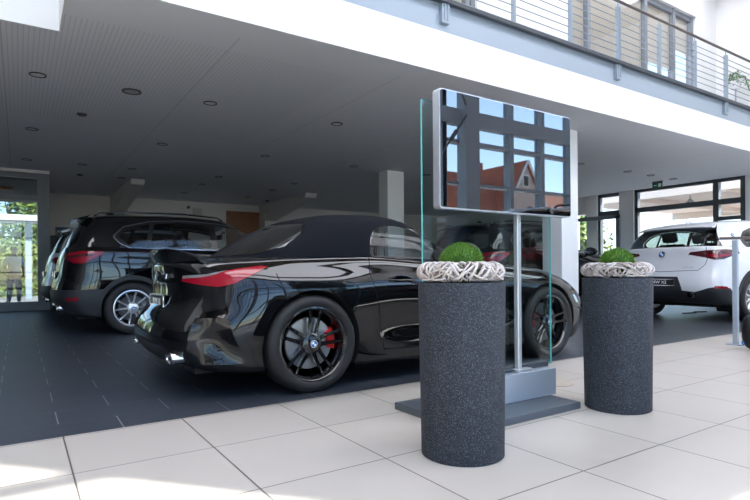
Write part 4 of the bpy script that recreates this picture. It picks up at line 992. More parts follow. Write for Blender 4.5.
    cfg = dict(paint=paint, body=body, top=top, wb=wb, R=R, archR=.378, clad_ring=.055, wy=wy, tw=.225, rimR=.235, cal=DISC,
      under=(-.62, 3.2), uz=.22, cab=(-.3, 2.2, .74, belt - .02), dash=1.75, seats=[(1.15, .62), (.35, .62)], hb=.58, rvm=rvm, mirror=mir,
      style=dict(n=5, kind='double', o0=.010, o1=.070, w=.032, a0=PI / 2 + .1), rimmat=RIMS,
      pre=[], 
      cuts=[([(-.5, -.70), (2.1, -.70), (2.1, .70), (-.5, .70)], topc, istop, 'hole'),
            (cladpoly, side, isside, 'clad'), (cladarc, arc, lambda c, n: c.x < -.36, 'clad'),
            (lamp, arc, iscorner, 'lamp'), (lampin, arc, iscorner, 'lampin'), (refl, arc, iscorner, 'refl'),
            ([(2.55, .96), (3.1, .88), (3.36, .80), (3.34, .70), (3.0, .74), (2.75, .82)], side, isside, 'headlamp')],
      lines=[(door1, .006, side, isside, 'seam', True), (door2, .006, side, isside, 'seam2', True), (hatch, .007, rear, isrear, 'seam3', False)],
      topcuts=[(band, side, isside, 'black'), (q1, side, isside, 'qwin'), (q2, side, isside, 'qwin'), (q3, side, isside, 'win'), 
        ([(0, rwin[0][1] - .02), (rwin[1][0] + .05, rwin[0][1] - .02), (rwin[-2][0] + .06, rwin[-1][1] + .03), (0, rwin[-1][1] + .03)], rear, isrear, 'black'),
        (rwin, rear, isrear, 'rwin'),
        ([(0, belt - .05), (.78, belt - .05), (.62, belt + .37), (0, belt + .41)], rear, lambda c, n: c.x > 1.3 and n.x > .25, 'wscreen')],
      toplines=[(band, .010, side, isside, 'trimline', True)],
      parts={'lamp': ('tail_light', RED if not x2 else REDD, 1, .004, 'dark red tail light' if x2 else 'red tail light'), 'lampin': ('light_strip', RED if x2 else REDD, 1, .008, None), 'refl': ('reflector', RED, 1, .006, 'red lower reflector'),
        'clad': ('lower_cladding', CLAD, 0, .006, 'matt grey-black lower cladding'), 'headlamp': ('headlight', HEADL, 1, .003, None), 'seam2': ('door_seam', SEAM, 1, .0005, None), 'seam3': ('tailgate_seam', SEAM, 0, .0005, None), 'seam': ('door_seam', SEAM, 1, .0005, None),
        'win': ('side_window', CLEARW if not x2 else TINT, 1, -.004, None), 'qwin': ('rear_side_window', TINT, 1, -.004, None), 'rwin': ('rear_window', TINT, 0, -.002, None), 'wscreen': ('windshield', CLEARW, 0, 0, None),
        'black': ('window_surround', BLACKG, 0, .0, None), 'trimline': ('window_trim', DCHROME if not x2 else BLACKG, 1, .003, None)})
    return cfg
def suv_extras(t, cfg, kind):
    x2 = kind == 'coupe'; P = cfg['paint']; b, g = cfg['surfs']
    # roof spoiler
    m = MB(); n = 16; vs = []
    zs, xs_, ws = (1.415, -.40, .60) if x2 else (1.545, -.51, .62)
    for i in range(n + 1):
        y = -ws + 2 * ws * i / n; e = 1 - abs(y / ws) ** 3; xx = xs_ - .10 - .05 * e
        vs += [(xs_ + .05, y * .96, zs + .03 + .02 * e), (xx + .02, y, zs - .015 + .02 * e), (xx, y, zs - .03 + .02 * e), (xx + .02, y, zs - .045 + .02 * e), (xs_ + .0, y * .96, zs - .03 + .02 * e)]
    m.add(vs, [(i * 5 + k, i * 5 + (k + 1) % 5, (i + 1) * 5 + (k + 1) % 5, (i + 1) * 5 + k) for i in range(n) for k in range(5)] + [(4, 3, 2, 1, 0), tuple(n * 5 + k for k in range(5))])
    obj('roof_spoiler', m, P, t, True, 40)
    # shark fin aerial
    z0 = 1.50 if x2 else 1.60; m = MB(); bm = bmesh.new(); bmesh.ops.create_uvsphere(bm, u_segments=14, v_segments=8, radius=1)
    for v in bm.verts: v.co = Vector((-.12 + v.co.x * .085 - max(0, v.co.z) * .03, v.co.y * .028 * (1 - .5 * max(0, v.co.z)), z0 + v.co.z * .065))
    m.frombm(bm); bm.free(); obj('antenna', m, P, t, True)
    if not x2:
        for sg in (-1, 1):
            m = MB(); m.tube([(-.42, sg * .615, 1.565), (-.36, sg * .62, 1.60), (0, sg * .635, 1.625), (.7, sg * .635, 1.635), (1.2, sg * .62, 1.605), (1.28, sg * .61, 1.565)], .013); obj('roof_rail', m, BLACKG, t, True)
    for sg in (-1, 1):
        for hx in (.42, 1.25):
            z = .94 if x2 else .98
            m = MB(); m.tube([(hx, sg * .885, z), (hx + .03, sg * .925, z), (hx + .18, sg * .925, z + .003), (hx + .21, sg * .885, z + .003)], .014); obj('door_handle', m, P, t, True)
    zr = .60 if x2 else .80
    plate_on(t, -.886 if x2 else -.855, .575 if x2 else .79, .52, .10, 'BMW X2' if x2 else 'BMW X1', .04)
    if x2:
        Mr = Matrix.Translation((-.772, 0, .995)) @ Matrix.Rotation(.28, 4, 'Y') @ Matrix(((0, 0, -1, 0), (-1, 0, 0, 0), (0, 1, 0, 0), (0, 0, 0, 1)))
        roundel_parts(t, Mr @ Matrix.Translation((0, 0, .014)), .052)
        for sg in (-1, 1):
            h = g.bvh().ray_cast(Vector((-.28, sg * 2, 1.26)), Vector((0, -sg, 0)), 3)
            if h[0]:
                Z = h[1] if h[1].y * sg > 0 else -h[1]; X = Vector((0, 0, 1)).cross(Z).normalized(); Y = Z.cross(X)
                M = Matrix(((X.x, Y.x, Z.x, h[0].x), (X.y, Y.y, Z.y, h[0].y), (X.z, Y.z, Z.z, h[0].z), (0, 0, 0, 1))); roundel_parts(t, M, .032)
        M = Matrix.Translation((-.805, -.42, .80)) @ Matrix.Rotation(.1, 4, 'Y') @ Matrix(((0, 0, -1, 0), (-1, 0, 0, 0), (0, 1, 0, 0), (0, 0, 0, 1)))
        m = MB(); text_into(m, 'sDrive18i', .042, M, .001, .17); obj('model_lettering', m, LETTER, t)
    for sg in (-1, 1):
        m = MB(); M = Matrix.Translation((-.80 if not x2 else -.84, sg * .50, .36 if not x2 else .40)) @ Matrix.Rotation(-PI / 2, 4, 'Y'); m.lathe([(.042, .045), (.046, .04), (.046, -.12), (.036, -.12), (.038, .03)], 24, M, True); obj('exhaust_tip', m, BLACKG if x2 else CHROME, t, True, 40)

c1 = suv_cfg('suv', BLACKP)
s1 = build_car('suv_car', 'tall black SUV with silver wheels standing behind the black convertible, at the left', (1.31, 8.97, 0), 0, 1.05, c1); suv_extras(s1, c1, 'suv')
def copy_tree(o, parent=None, repl=None, skip=()):
    c = o.copy(); C.objects.link(c)
    if parent is not None: c.parent = parent
    if repl and o.type == 'MESH' and o.data.materials and o.data.materials[0].name in repl:
        k = repl[o.data.materials[0].name]
        for sl in c.material_slots[:1]: sl.link = 'OBJECT'; sl.material = k
    for ch in list(o.children):
        if ch.name.split('.')[0] in skip: continue
        copy_tree(ch, c, repl, skip)
    return c
s2 = copy_tree(s1); s2.location = (7.25, 7.22, 0); s2['label'] = 'black SUV parked behind the white column, seen past the television stand'
s3 = copy_tree(s1, None, {'black_paint': WHITEP}); s3.location = (1.27, 11.75, 0); s3['label'] = 'white SUV whose tail shows at the far left behind the black SUV'
s5 = copy_tree(s1); s5.location = (6.2, -.75, 0); s5['label'] = 'dark SUV seen only as a roof mirrored in the television screen'
c2 = suv_cfg('coupe', WHITEP); c2['style'] = dict(n=5, kind='double', o0=.012, o1=.08, w=.04, a0=PI / 2 + .3)
s6 = build_car('crossover_car', 'white compact crossover seen from behind on the right', (9.74, 4.72, 0), math.radians(-6.5), 1.08, c2); suv_extras(s6, c2, 'coupe')

# ---------------------------------------------------------------- television stand
t = empty('television_stand', (2.44, 2.36, 0)); tag(t, 'glass display stand with dark base plate and silver pole between the planters', 'stand')
def L3(*a): return a
m = MB(); m.bbox(-.51, .43, -.30, .35, 0, .042, .003); obj('base_plate', m, mat('dark_base_plate', (.10, .115, .135), .35, .3), t)
m = MB(); m.bbox(-.50, .475, -.085, .10, .043, .215, .004); obj('plinth_box', m, mat('silver_plinth', (.50, .56, .64), .3, .6), t)
m = MB(); m.bbox(-.50, .48, -.02, .06, .215, .25, .003); obj('glass_clamp', m, STEELD, t)
m = MB(); m.bbox(-.045, .13, -.035, -.02, .225, .235, .002); m.tube([(.1, -.03, .23), (.16, -.05, .226), (.25, -.04, .226), (.3, -.03, .226)], .004)
obj('cable', m, STEELD, t)
g_ = MB(); bm = bmesh.new(); bmesh.ops.create_cube(bm, size=1)
for v in bm.verts: v.co = Vector((v.co.x * 1.10 + .005, v.co.y * .012 + .02, .22 + (v.co.z + .5) * 1.60))
bm.normal_update()
me = bpy.data.meshes.new('glass_panel')
for f in bm.faces: f.material_index = 0 if abs(f.normal.y) > .5 else 1
bm.to_mesh(me); bm.free(); me.materials.append(PANEL); me.materials.append(GEDGE); link('glass_panel', me, t)
m = MB(); m.bbox(.152, .186, -.055, -.02, .21, 1.75, .006); obj('pole', m, ALU, t)
m = MB(); m.bbox(.13, .26, -.075, -.02, .215, .235, .004); obj('pole_foot', m, ALU, t)
tv = empty('television', (2.425, 2.2, 1.51)); tag(tv, 'large silver-rimmed flat television on the glass stand, its black screen mirroring windows', 'television')
def rrect(w, h, r, n=6):
    out = []
    for cx, cy, a in ((w/2 - r, h/2 - r, 0), (-w/2 + r, h/2 - r, PI/2), (-w/2 + r, -h/2 + r, PI), (w/2 - r, -h/2 + r, 3*PI/2)):
        for k in range(n + 1): out.append((cx + r * math.cos(a + PI/2 * k / n), cy + r * math.sin(a + PI/2 * k / n)))
    return out
def prism(m, pts, y0, y1, cy=0):
    n = len(pts); m.add([(p[0], y0, p[1]) for p in pts] + [(p[0], y1, p[1]) for p in pts], [tuple(range(n)), tuple(range(n, 2 * n))[::-1]] + [(i, i + n, (i + 1) % n + n, (i + 1) % n) for i in range(n)])
m = MB(); prism(m, rrect(1.105, .645, .02), .0, .052); obj('housing', m, ALU, tv)
m = MB(); prism(m, rrect(1.09, .63, .014), -.004, .002)
SCR = mat('black_screen_glass', (.004, .004, .005), .012, spec=.8, ior=2.1); obj('screen', m, SCR, tv)
m = MB(); m.bbox(-.02, .02, -.0055, -.0035, -.304, -.295, .0005); obj('logo', m, mat('dark_grey_logo', (.12, .12, .13), .3), tv)
m = MB(); m.bbox(-.2, .2, .052, .09, -.2, .2, .004); obj('wall_bracket', m, STEELD, tv)

# ---------------------------------------------------------------- planters
def speckle():
    m = bpy.data.materials.new('speckled_granite'); m.use_nodes = True; nt = m.node_tree; b = nt.nodes['Principled BSDF']; N, L = nt.nodes.new, nt.links.new
    tc = N('ShaderNodeTexCoord'); 
    def layer(sc, th0, th1):
        v = N('ShaderNodeTexVoronoi'); v.inputs['Scale'].default_value = sc; L(tc.outputs['Object'], v.inputs['Vector'])
        wn = N('ShaderNodeTexWhiteNoise'); L(v.outputs['Color'], wn.inputs['Vector']) 
        a = N('ShaderNodeMath'); a.operation = 'GREATER_THAN'; L(wn.outputs['Value'], a.inputs[0]); a.inputs[1].default_value = th0
        c = N('ShaderNodeMath'); c.operation = 'LESS_THAN'; L(v.outputs['Distance'], c.inputs[0]); c.inputs[1].default_value = th1
        d = N('ShaderNodeMath'); d.operation = 'MULTIPLY'; L(a.outputs[0], d.inputs[0]); L(c.outputs[0], d.inputs[1]); return d.outputs[0]
    s1 = layer(270, .66, .36); s2 = layer(420, .5, .42)
    ns = N('ShaderNodeTexNoise'); ns.inputs['Scale'].default_value = 14; ns.inputs['Detail'].default_value = 6; L(tc.outputs['Object'], ns.inputs['Vector'])
    cr = N('ShaderNodeValToRGB'); L(ns.outputs['Fac'], cr.inputs[0]); cr.color_ramp.elements[0].position = .3; cr.color_ramp.elements[1].position = .7
    cr.color_ramp.elements[0].color = (.006, .0085, .014, 1); cr.color_ramp.elements[1].color = (.013, .017, .025, 1)
    m1 = N('ShaderNodeMix'); m1.data_type = 'RGBA'; L(s2, m1.inputs[0]); L(cr.outputs[0], m1.inputs[6]); m1.inputs[7].default_value = (.04, .048, .065, 1)
    m2 = N('ShaderNodeMix'); m2.data_type = 'RGBA'; L(s1, m2.inputs[0]); L(m1.outputs[2], m2.inputs[6]); m2.inputs[7].default_value = (.14, .155, .19, 1)
    L(m2.outputs[2], b.inputs['Base Color']); b.inputs['Roughness'].default_value = .75
    bp = N('ShaderNodeBump'); bp.inputs['Strength'].default_value = .3; bp.inputs['Distance'].default_value = .003; L(s1, bp.inputs['Height']); L(bp.outputs[0], b.inputs['Normal'])
    return m
SPECK = speckle(); SOIL = mat('dark_soil', (.03, .022, .016), .9, bump=(80, .6))
GRASS = mat('moss_green', (.075, .20, .02), .55, noise=(25, .45)); TWIG = mat('whitewashed_twig', (.44, .38, .35), .7, noise=(60, .4)); TWIG2 = mat('pale_grey_twig', (.56, .51, .49), .7, noise=(60, .35))
def planter(loc, lb, wl, seed):
    t = empty('planter', loc); tag(t, lb, 'planter', 'speckled round planters'); rnd = random.Random(seed); H_ = .80
    m = MB(); m.lathe([(0, 0), (.187, 0), (.192, .004), (.202, H_ - .004), (.2, H_), (.165, H_), (.16, H_ - .006), (.155, .72), (0, .72)], 96); obj('pot', m, SPECK, t, True, 35)
    m = MB(); m.lathe([(.154, .76), (.1, .785), (0, .80)], 24); obj('soil', m, SOIL, t, True)
    # grassy ball
    m = MB(); bm = bmesh.new(); bmesh.ops.create_uvsphere(bm, u_segments=24, v_segments=14, radius=1)
    for v in bm.verts: v.co = Vector((v.co.x * .093, v.co.y * .093, .885 + v.co.z * .088))
    m.frombm(bm); bm.free()
    for i in range(5200):
        z = rnd.uniform(-.35, 1); a = rnd.uniform(0, 2 * PI); r = math.sqrt(1 - z * z); nrm = Vector((r * math.cos(a), r * math.sin(a), z))
        p = Vector((nrm.x * .09, nrm.y * .09, .885 + nrm.z * .085)); d = (nrm + Vector((rnd.uniform(-.6, .6), rnd.uniform(-.6, .6), rnd.uniform(-.1, .7)))).normalized() * rnd.uniform(.012, .026)
        e = d.cross(Vector((rnd.uniform(-1, 1), rnd.uniform(-1, 1), rnd.uniform(-1, 1)))).normalized() * .0014
        m.mi = 1 if rnd.random() < .06 else (2 if rnd.random() < .3 else 0)
        m.add([p - e, p + e, p + d], [(0, 1, 2)])
    obj('grass_ball', m, [GRASS, mat('dry_blade', (.22, .09, .03), .7), mat('bright_blade', (.16, .33, .045), .5)], t)
    # twig wreath: a thing of its own resting on the rim
    m = MB(); Rm, rm = .160, .042
    for i in range(150):
        a0 = rnd.uniform(0, 2 * PI); span = rnd.uniform(.35, .85); ph = rnd.uniform(0, 2 * PI); tw = rnd.choice((-1, 1)) * rnd.uniform(2.2, 4.6); n = 16
        rr = rm * rnd.uniform(.85, 1.06); pts = []; jr = rnd.uniform(-.012, .022)
        for k in range(n + 1):
            q = k / n; a = a0 + span * q; b_ = ph + tw * q
            R_ = Rm + jr * .4 + (rr + .004) * math.cos(b_) * 1.12; pts.append((R_ * math.cos(a), R_ * math.sin(a), .044 + rr * math.sin(b_)))
        th = rnd.uniform(.0042, .0078); m.mi = rnd.choice((0, 1, 1)); m.tube(pts, th, 6, True, [th * (1 - .35 * abs(2 * k / n - 1)) for k in range(n + 1)])
    for i in range(8):
        a = rnd.uniform(0, 2 * PI); n = 12; s_ = rnd.uniform(.8, 1.5); m.mi = 1; th = .0042
        m.tube([((Rm + .046 + .004 * math.sin(7 * q)) * math.cos(a + s_ * q), (Rm + .046) * math.sin(a + s_ * q), .035 + .028 * math.sin(3.1 * q * s_ + i)) for q in [k / n for k in range(n + 1)]], th, 6)
    w_ = obj('twig_wreath', m, [TWIG, TWIG2], None, True); w_.location = (loc[0], loc[1], H_ + .006); w_.scale = (.93, .93, .97); tag(w_, wl, 'wreath', 'twig wreaths on the planters')
    return t
planter((1.73, 1.882, 0), 'front speckled dark round planter with a grassy ball, left of the television stand', 'whitewashed twig wreath on the front planter, left of the television pole', 1)
planter((3.085, 1.952, 0), 'speckled dark round planter with a grassy ball, right of the television stand', 'whitewashed twig wreath on the right-hand planter before the white car', 2)

# ---------------------------------------------------------------- barrier, bag, floor socket
t = empty('barrier_post', (6.6, 2.76, 0)); tag(t, 'slim grey barrier post with thin belt, before the white car', 'barrier')
m = MB(); m.bbox(-.025, .025, -.025, .025, .012, 1.16, .006); obj('post', m, STEEL, t)
m = MB(); m.bbox(-.06, .30, -.08, .08, 0, .014, .003); obj('foot_plate', m, STEEL, t)
m = MB(); m.bbox(-.15, 1.6, -.012, .012, 1.165, 1.195, .003, Matrix.Rotation(-1.0, 4, 'Z')); obj('belt', m, RAILWOOD, t)
m = MB(); bm = bmesh.new(); bmesh.ops.create_uvsphere(bm, u_segments=24, v_segments=16, radius=1)
for v in bm.verts:
    x, y, z = v.co; f = lambda q: math.copysign(abs(q) ** .6, q)
    v.co = Vector((f(x) * .17, f(y) * .11 * (1 - .25 * max(0, z)), .19 + f(z) * .19))
m.frombm(bm); bm.free(); t = empty('bag', (6.36, 2.42, 0)); t.rotation_euler = (0, 0, -.9); tag(t, 'black soft bag standing on the floor at the right picture edge', 'bag')
obj('bag_body', m, mat('black_bag', (.008, .009, .011), .5, bump=(30, .4)), t, True)
m = MB(); m.tube([(-.1, 0, .37), (-.07, 0, .45), (.07, 0, .45), (.1, 0, .37)], .01); obj('handle', m, INTB, t, True)
m = MB(); m.bbox(-.172, -.165, -.03, .03, .05, .09, .002); obj('tag', m, BLUE, t)
m = MB(); m.lathe([(.13, 0), (.13, .004), (.11, .006), (0, .006)], 32); o = obj('floor_socket_lid', m, mat('beige_socket', (.40, .35, .29), .5), None, True, 40); o.location = (3.35, 2.62, .001); tag(o, 'flat round beige socket lid in the floor behind the right planter', 'socket')
# cable clutter under the white car
m = MB(); m.tube([(10.3, 5.2, .01), (10.6, 5.1, .012), (10.8, 5.25, .01), (11.0, 5.1, .01)], .008); tag(obj('power_cable', m, INTB), 'thin dark cable lying on the floor under the white crossover', 'cable')

# ---------------------------------------------------------------- outside
rnd = random.Random(11)
LEAFM = [mat('leaf_%d' % i, c, .6, noise=(2, .3)) for i, c in enumerate(((.13, .20, .035), (.07, .13, .03), (.22, .26, .06)))]
BARK = mat('bark', (.08, .06, .045), .9)
def tree(loc, h, r, lb, n=2600, ls=.16):
    t = empty('tree', loc); tag(t, lb, 'tree', 'trees outside')
    m = MB(); m.tube([(0, 0, 0), (.05, 0, h * .4), (0, .05, h * .7)], .14, 8, True, [.16, .12, .07])
    for k in range(6):
        a = k * 1.05; m.tube([(0, 0, h * .35), (math.cos(a) * r * .5, math.sin(a) * r * .5, h * .65)], .05, 6, True, [.06, .02])
    obj('trunk', m, BARK, t, True); m = MB()
    bl = [(rnd.uniform(-.5, .5) * r, rnd.uniform(-.5, .5) * r, h * rnd.uniform(.45, .85), r * rnd.uniform(.4, .65)) for _ in range(9)]
    for i in range(n):
        b = rnd.choice(bl); d = Vector((rnd.gauss(0, 1), rnd.gauss(0, 1), rnd.gauss(0, 1))).normalized() * b[3] * rnd.uniform(.75, 1.05); c = Vector(b[:3]) + d
        e = Vector((rnd.gauss(0, 1), rnd.gauss(0, 1), rnd.gauss(0, 1))).normalized(); f = e.cross(d).normalized() * ls * .5; e = e * ls
        m.mi = rnd.choice((0, 0, 1, 2)); m.add([c - e, c + f, c + e, c - f], [(0, 1, 2, 3)])
    obj('crown', m, LEAFM, t)
for i, (x, y, h, r, lb) in enumerate(((-6.6, 29, 6.2, 2.6, 'leafy green tree outside, leftmost through the left glass wall'), (.2, 33, 6.6, 2.8, 'leafy green tree outside, straight behind the standing person'), (4.2, 41, 8.5, 3., 'tall tree outside, farthest right through the left glass wall'))):
    tree((x, y, -.14), h, r, lb)
m = MB(); 
for i in range(3800):
    x = rnd.uniform(-6, 6); z = rnd.uniform(-.1, 2.3); y = 27 + rnd.uniform(-.5, .5) + .2 * math.sin(x * 3); e = Vector((rnd.gauss(0, 1), rnd.gauss(0, 1), rnd.gauss(0, 1))).normalized() * .11; f = e.cross(Vector((rnd.gauss(0, 1), 1, rnd.gauss(0, 1)))).normalized() * .06
    m.mi = rnd.choice((0, 1, 2)); c = Vector((x, y, z)); m.add([c - e, c + f, c + e, c - f], [(0, 1, 2, 3)])
m.box(-6, 6, 27.2, 27.5, -.14, 2.0); tag(obj('hedge', m, LEAFM), 'yellow-green hedge along the street outside the left glass wall', 'hedge', kind='stuff')
tree((24.5, 17.5, -.14), 4.2, 1.9, 'leafy tree outside the right glazing, standing in for greenery mirrored in the door', 1500)  # tree takes the place of greenery mirrored in the door glass
t = empty('blue_reflection_box', (23, 15.6, -.14)); tag(t, 'blue box outside, standing in for blue mirrored in the glass door', 'reflection_stand_in')  # invented box, replaces the blue reflection in the door glass
obj('box', MB().bbox(-.6, .6, -1, 1, 0, 1.1, .02), mat('reflection_box_blue', (.03, .14, .38), .5), t); obj('lid', MB().bbox(-.64, .64, -1.04, 1.04, 1.1, 1.2, .03), mat('reflection_box_lid', (.05, .2, .5), .5), t)
# white kiosk / awning bar seen over the hedge
t = empty('street_canopy', (-.8, 24, -.14)); tag(t, 'pale flat canopy on slim posts outside, above the standing person', 'canopy')
obj('roof', MB().box(-3, 2.2, -.8, .8, 2.9, 3.1), WHITE, t)
for x in (-2.8, 1.1): obj('post', MB().box(x - .1, x + .1, -.1, .1, 0, 2.9), STEEL, t)
for x, y in ((-1.6, 25.2), (-.55, 25.6)): pass
# person outside
def skin_body(name, joints, edges, mt, parent=None, sub=1):
    me = bpy.data.meshes.new(name); me.from_pydata([j[:3] for j in joints], edges, []); o = bpy.data.objects.new(name, me); C.objects.link(o)
    o.modifiers.new('s', 'SKIN'); sm = o.modifiers.new('u', 'SUBSURF'); sm.levels = 2; sm.render_levels = 2
    for i, j in enumerate(joints): 
        r = j[3]; r = r if isinstance(r, tuple) else (r, r); me.skin_vertices[0].data[i].radius = r
    me.skin_vertices[0].data[0].use_root = True
    dg = bpy.context.evaluated_depsgraph_get(); nm = bpy.data.meshes.new_from_object(o.evaluated_get(dg)); bpy.data.objects.remove(o); nm.name = name
    nm.materials.clear(); nm.materials.append(mt)
    for p in nm.polygons: p.use_smooth = True
    return link(name, nm, parent)
SKIN = mat('skin', (.42, .24, .17), .5); SHIRT = mat('white_shirt', (.62, .64, .70), .8); TROUS = mat('dark_trousers', (.05, .075, .10), .8); HAIR = mat('dark_hair', (.03, .02, .015), .6)
pt = empty('person', (-.12, 19.6, -.14), .3); tag(pt, 'person in a white shirt and dark trousers standing outside the left glass wall', 'person')
J = [(0, 0, .95, .13), (0, 0, 1.15, .125), (0, 0, 1.36, .15), (0, 0, 1.50, .06), (0, .0, 1.58, .065), (0, -.01, 1.68, .092), (0, 0, 1.76, .06),
 (.17, 0, 1.42, .06), (.24, .02, 1.16, .042), (.25, -.06, .93, .032), (.25, -.09, .84, .03), (-.17, 0, 1.42, .06), (-.25, .02, 1.17, .042), (-.2, -.13, 1.0, .032), (-.13, -.2, .98, .03),
 (.10, 0, .88, .09), (.12, -.01, .50, .058), (.13, .03, .10, .042), (.14, -.12, .04, .035), (-.10, 0, .88, .09), (-.13, -.04, .50, .058), (-.16, -.02, .10, .042), (-.18, -.17, .04, .035)]
E_ = [(0, 1), (1, 2), (2, 3), (3, 4), (4, 5), (5, 6), (2, 7), (7, 8), (8, 9), (9, 10), (2, 11), (11, 12), (12, 13), (13, 14), (0, 15), (15, 16), (16, 17), (17, 18), (0, 19), (19, 20), (20, 21), (21, 22)]
skin_body('body', J, E_, SKIN, pt)
Js = [(0, 0, .93, .155), (0, 0, 1.15, .15), (0, 0, 1.37, .172), (0, 0, 1.49, .075), (.18, 0, 1.42, .08), (.25, .02, 1.18, .06), (-.18, 0, 1.42, .08), (-.26, .02, 1.19, .06)]
skin_body('shirt', Js, [(0, 1), (1, 2), (2, 3), (2, 4), (4, 5), (2, 6), (6, 7)], SHIRT, pt)
Jt = [(0, 0, .93, .14), (.10, 0, .84, .11), (.12, -.01, .50, .078), (.13, .03, .12, .062), (-.10, 0, .84, .11), (-.13, -.04, .50, .078), (-.16, -.02, .12, .062)]
skin_body('trousers', Jt, [(0, 1), (1, 2), (2, 3), (0, 4), (4, 5), (5, 6)], TROUS, pt)
m = MB(); bm = bmesh.new(); bmesh.ops.create_uvsphere(bm, u_segments=16, v_segments=10, radius=1)
for v in bm.verts: v.co = Vector((v.co.x * .098, v.co.y * .105 + .02, 1.72 + v.co.z * .085))
m.frombm(bm); bm.free(); obj('hair', m, HAIR, pt, True)
# bicycle next to the person
t = empty('bicycle', (-1.05, 19.9, -.14), .15); tag(t, 'dark bicycle parked outside, left of the standing person', 'bicycle')
for wx in (-.5, .5):
    m = MB(); m.lathe([(.33 + .018 * math.cos(a), .018 * math.sin(a)) for a in [2 * PI * k / 8 for k in range(8)]], 32, Matrix.Translation((wx, 0, .35)) @ Matrix.Rotation(PI / 2, 4, 'X'), True)
    for k in range(10): a = PI * k / 5; m.tube([(wx, 0, .35), (wx + .33 * math.cos(a), 0, .35 + .33 * math.sin(a))], .002, 4)
    obj('wheel', m, RUBBER, t, True)
m = MB(); P_ = {'r': (-.5, 0, .35), 'b': (-.08, 0, .30), 's': (-.2, 0, .85), 'h': (.33, 0, .85), 'f': (.5, 0, .35), 't': (.30, 0, .98)}
for a, b in ('rb', 'rs', 'bs', 'bh', 'sh', 'hf', 'ht'): m.tube([P_[a], P_[b]], .018)
obj('frame', m, mat('bike_frame', (.02, .03, .05), .3), t, True); m = MB(); m.tube([(.25, -.28, 1.0), (.30, -.1, .98), (.30, .1, .98), (.25, .28, 1.0)], .014); obj('handlebar', m, RUBBER, t, True)
m = MB(); m.bbox(-.33, -.08, -.07, .07, .86, .92, .03); obj('saddle', m, RUBBER, t, True)
t = empty('orange_sign', (-1.75, 19.2, -.14)); tag(t, 'small orange board standing outside at the left picture edge', 'sign')
obj('board', MB().bbox(-.1, .55, -.02, .02, .35, 1.05, .01), mat('orange_board', (.85, .28, .03), .5), t); m = MB(); m.tube([(.0, 0, 0), (.0, 0, .4)], .015); m.tube([(.45, 0, 0), (.45, 0, .4)], .015); obj('leg', m, STEEL, t)
# houses across the street (seen in the mirror-like television)
BRICKR = mat('red_roof_tiles', (.50, .13, .055), .8, noise=(4, .25)); PINKW = mat('pinkish_render', (.62, .44, .36), .85); CREAM = mat('cream_render', (.66, .64, .58), .85)
def tilemat():
    nt = BRICKR.node_tree; N, L = nt.nodes.new, nt.links.new; b = nt.nodes['Principled BSDF']
    tc = N('ShaderNodeTexCoord'); w = N('ShaderNodeTexWave'); w.wave_type = 'BANDS'; w.bands_direction = 'Z'; w.inputs['Scale'].default_value = 1.6; L(tc.outputs['Object'], w.inputs['Vector'])
    bp = N('ShaderNodeBump'); bp.inputs['Strength'].default_value = .8; bp.inputs['Distance'].default_value = .05; L(w.outputs['Fac'], bp.inputs['Height']); L(bp.outputs[0], b.inputs['Normal'])
tilemat()
YH = -25.6
t = empty('gabled_house', (33.4, YH, -.14)); tag(t, 'house with steep red tiled roof and pinkish gable, mirrored in the television', 'house')
# front wing: gable facing +y, ridge at x=1.3 ; main roof running left
m = MB(); m.add([(-.8, 0, 0), (3.6, 0, 0), (3.6, 0, 6.0), (1.35, 0, 9.7), (-.8, 0, 6.0), (-.8, -7, 0), (3.6, -7, 0), (3.6, -7, 6.0), (1.35, -7, 9.7), (-.8, -7, 6.0)], [(0, 1, 2, 3, 4), (9, 8, 7, 6, 5), (0, 5, 6, 1), (1, 6, 7, 2), (2, 7, 8, 3), (3, 8, 9, 4), (4, 9, 5, 0)])
m.box(-9, -.8, -6, -.6, 0, 4.9); obj('wall', m, PINKW, t)
m = MB(); 
def slab(a, b, c, d, th=.15): m.add([a, b, c, d] + [(p[0], p[1], p[2] + th) for p in (a, b, c, d)], [(0, 3, 2, 1), (4, 5, 6, 7), (0, 1, 5, 4), (1, 2, 6, 5), (2, 3, 7, 6), (3, 0, 4, 7)])
slab((1.35, .25, 9.75), (1.35, -7.2, 9.75), (3.95, -7.2, 5.5), (3.95, .25, 5.5)); slab((1.35, -7.2, 9.75), (1.35, .25, 9.75), (-1.15, .25, 5.5), (-1.15, -7.2, 5.5))
slab((-9.4, .0, 4.6), (-.6, .0, 4.6), (-.0, -3.4, 8.9), (-9.4, -3.4, 8.9)); slab((-9.4, -3.4, 8.9), (0, -3.4, 8.9), (-.6, -6.6, 4.6), (-9.4, -6.6, 4.6))
obj('roof', m, BRICKR, t)
m = MB(); m.tube([(1.35, .3, 9.85), (3.95, .3, 5.6)], .12, 4); m.tube([(1.35, .3, 9.85), (-1.15, .3, 5.6)], .12, 4); m.box(-9.4, -.9, .02, .2, 4.5, 4.75); obj('barge_board', m, WHITE, t)
f = obj('window', MB().box(.95, 1.7, .0, .08, 7.7, 8.7), WHITE, t); obj('pane', MB().box(1.05, 1.6, .06, .1, 7.8, 8.6), INTB, f)
f = obj('window', MB().box(.2, 2.4, .0, .08, 3.2, 4.8), WHITE, t); obj('pane', MB().box(.3, 2.3, .06, .1, 3.3, 4.7), INTB, f)
m = MB(); m.box(-2.3, -1.6, -2.6, -1.9, 6.5, 9.7); obj('chimney', m, mat('brick_chimney', (.35, .14, .09), .9), t)
t = empty('far_house', (36.5, YH - 1, -.14)); tag(t, 'farther red-roofed house at the right of the television reflection', 'house')
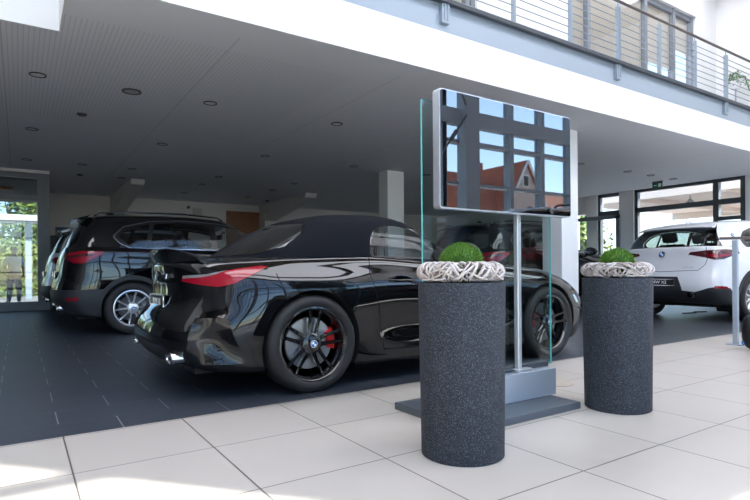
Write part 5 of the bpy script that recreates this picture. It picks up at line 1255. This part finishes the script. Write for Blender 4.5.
obj('wall', MB().box(1.4, 9, -6, 0, 0, 6), PINKW, t); m = MB(); slab((1.0, .4, 5.6), (9.4, .4, 5.6), (9.4, -3, 7.9), (1.0, -3, 7.9)); slab((1.0, -3, 7.9), (9.4, -3, 7.9), (9.4, -6.4, 5.6), (1.0, -6.4, 5.6)); obj('roof', m, BRICKR, t)
t = empty('pale_building', (17.5, YH + 2, -.14)); tag(t, 'pale flat-roofed building at the left of the television reflection', 'building')
obj('wall', MB().box(-8, 6.3, -8, 0, 0, 9.4), CREAM, t)
for k in range(5):
    for z in (1.2, 4.2, 7.0): f = obj('window', MB().box(-7 + k * 2.7, -5.6 + k * 2.7, -.02, .06, z, z + 1.5), WHITE, t); obj('pane', MB().box(-6.9 + k * 2.7, -5.7 + k * 2.7, .03, .08, z + .1, z + 1.4), INTB, f)

# ---------------------------------------------------------------- light, camera
w = bpy.data.worlds.new('World'); scene.world = w; w.use_nodes = True; nt = w.node_tree
bg = nt.nodes['Background']; sky = nt.nodes.new('ShaderNodeTexSky'); sky.sky_type = 'NISHITA'; sky.sun_disc = False
sky.sun_elevation = math.radians(40); sky.sun_rotation = math.radians(138); sky.air_density = 1.0; sky.dust_density = .2; sky.ozone_density = 3
nt.links.new(sky.outputs[0], bg.inputs['Color']); bg.inputs['Strength'].default_value = .32
sl = bpy.data.lights.new('sun', 'SUN'); sl.energy = 14; sl.angle = math.radians(.53); sl.color = (1, .93, .84)
so = bpy.data.objects.new('sun', sl); C.objects.link(so)
dirv = Vector((-.66, .75, -.754)).normalized(); so.rotation_euler = dirv.to_track_quat('-Z', 'Y').to_euler()

cam = bpy.data.cameras.new('camera'); co = bpy.data.objects.new('camera', cam); C.objects.link(co); scene.camera = co
cam.sensor_width = 36; cam.lens = 538 / 750 * 36; cam.shift_y = 20 / 750; cam.clip_start = .05; cam.clip_end = 500
co.matrix_world = Matrix.Translation((0, 0, .86)) @ Matrix.Rotation(-.5845, 4, 'Z') @ Matrix.Rotation(PI / 2, 4, 'X') @ Matrix.Rotation(-.008, 4, 'Z')
vs_ = scene.view_settings; vs_.view_transform = 'Standard'; vs_.look = 'None'; vs_.exposure = 1.3; vs_.gamma = 1; vs_.use_curve_mapping = False
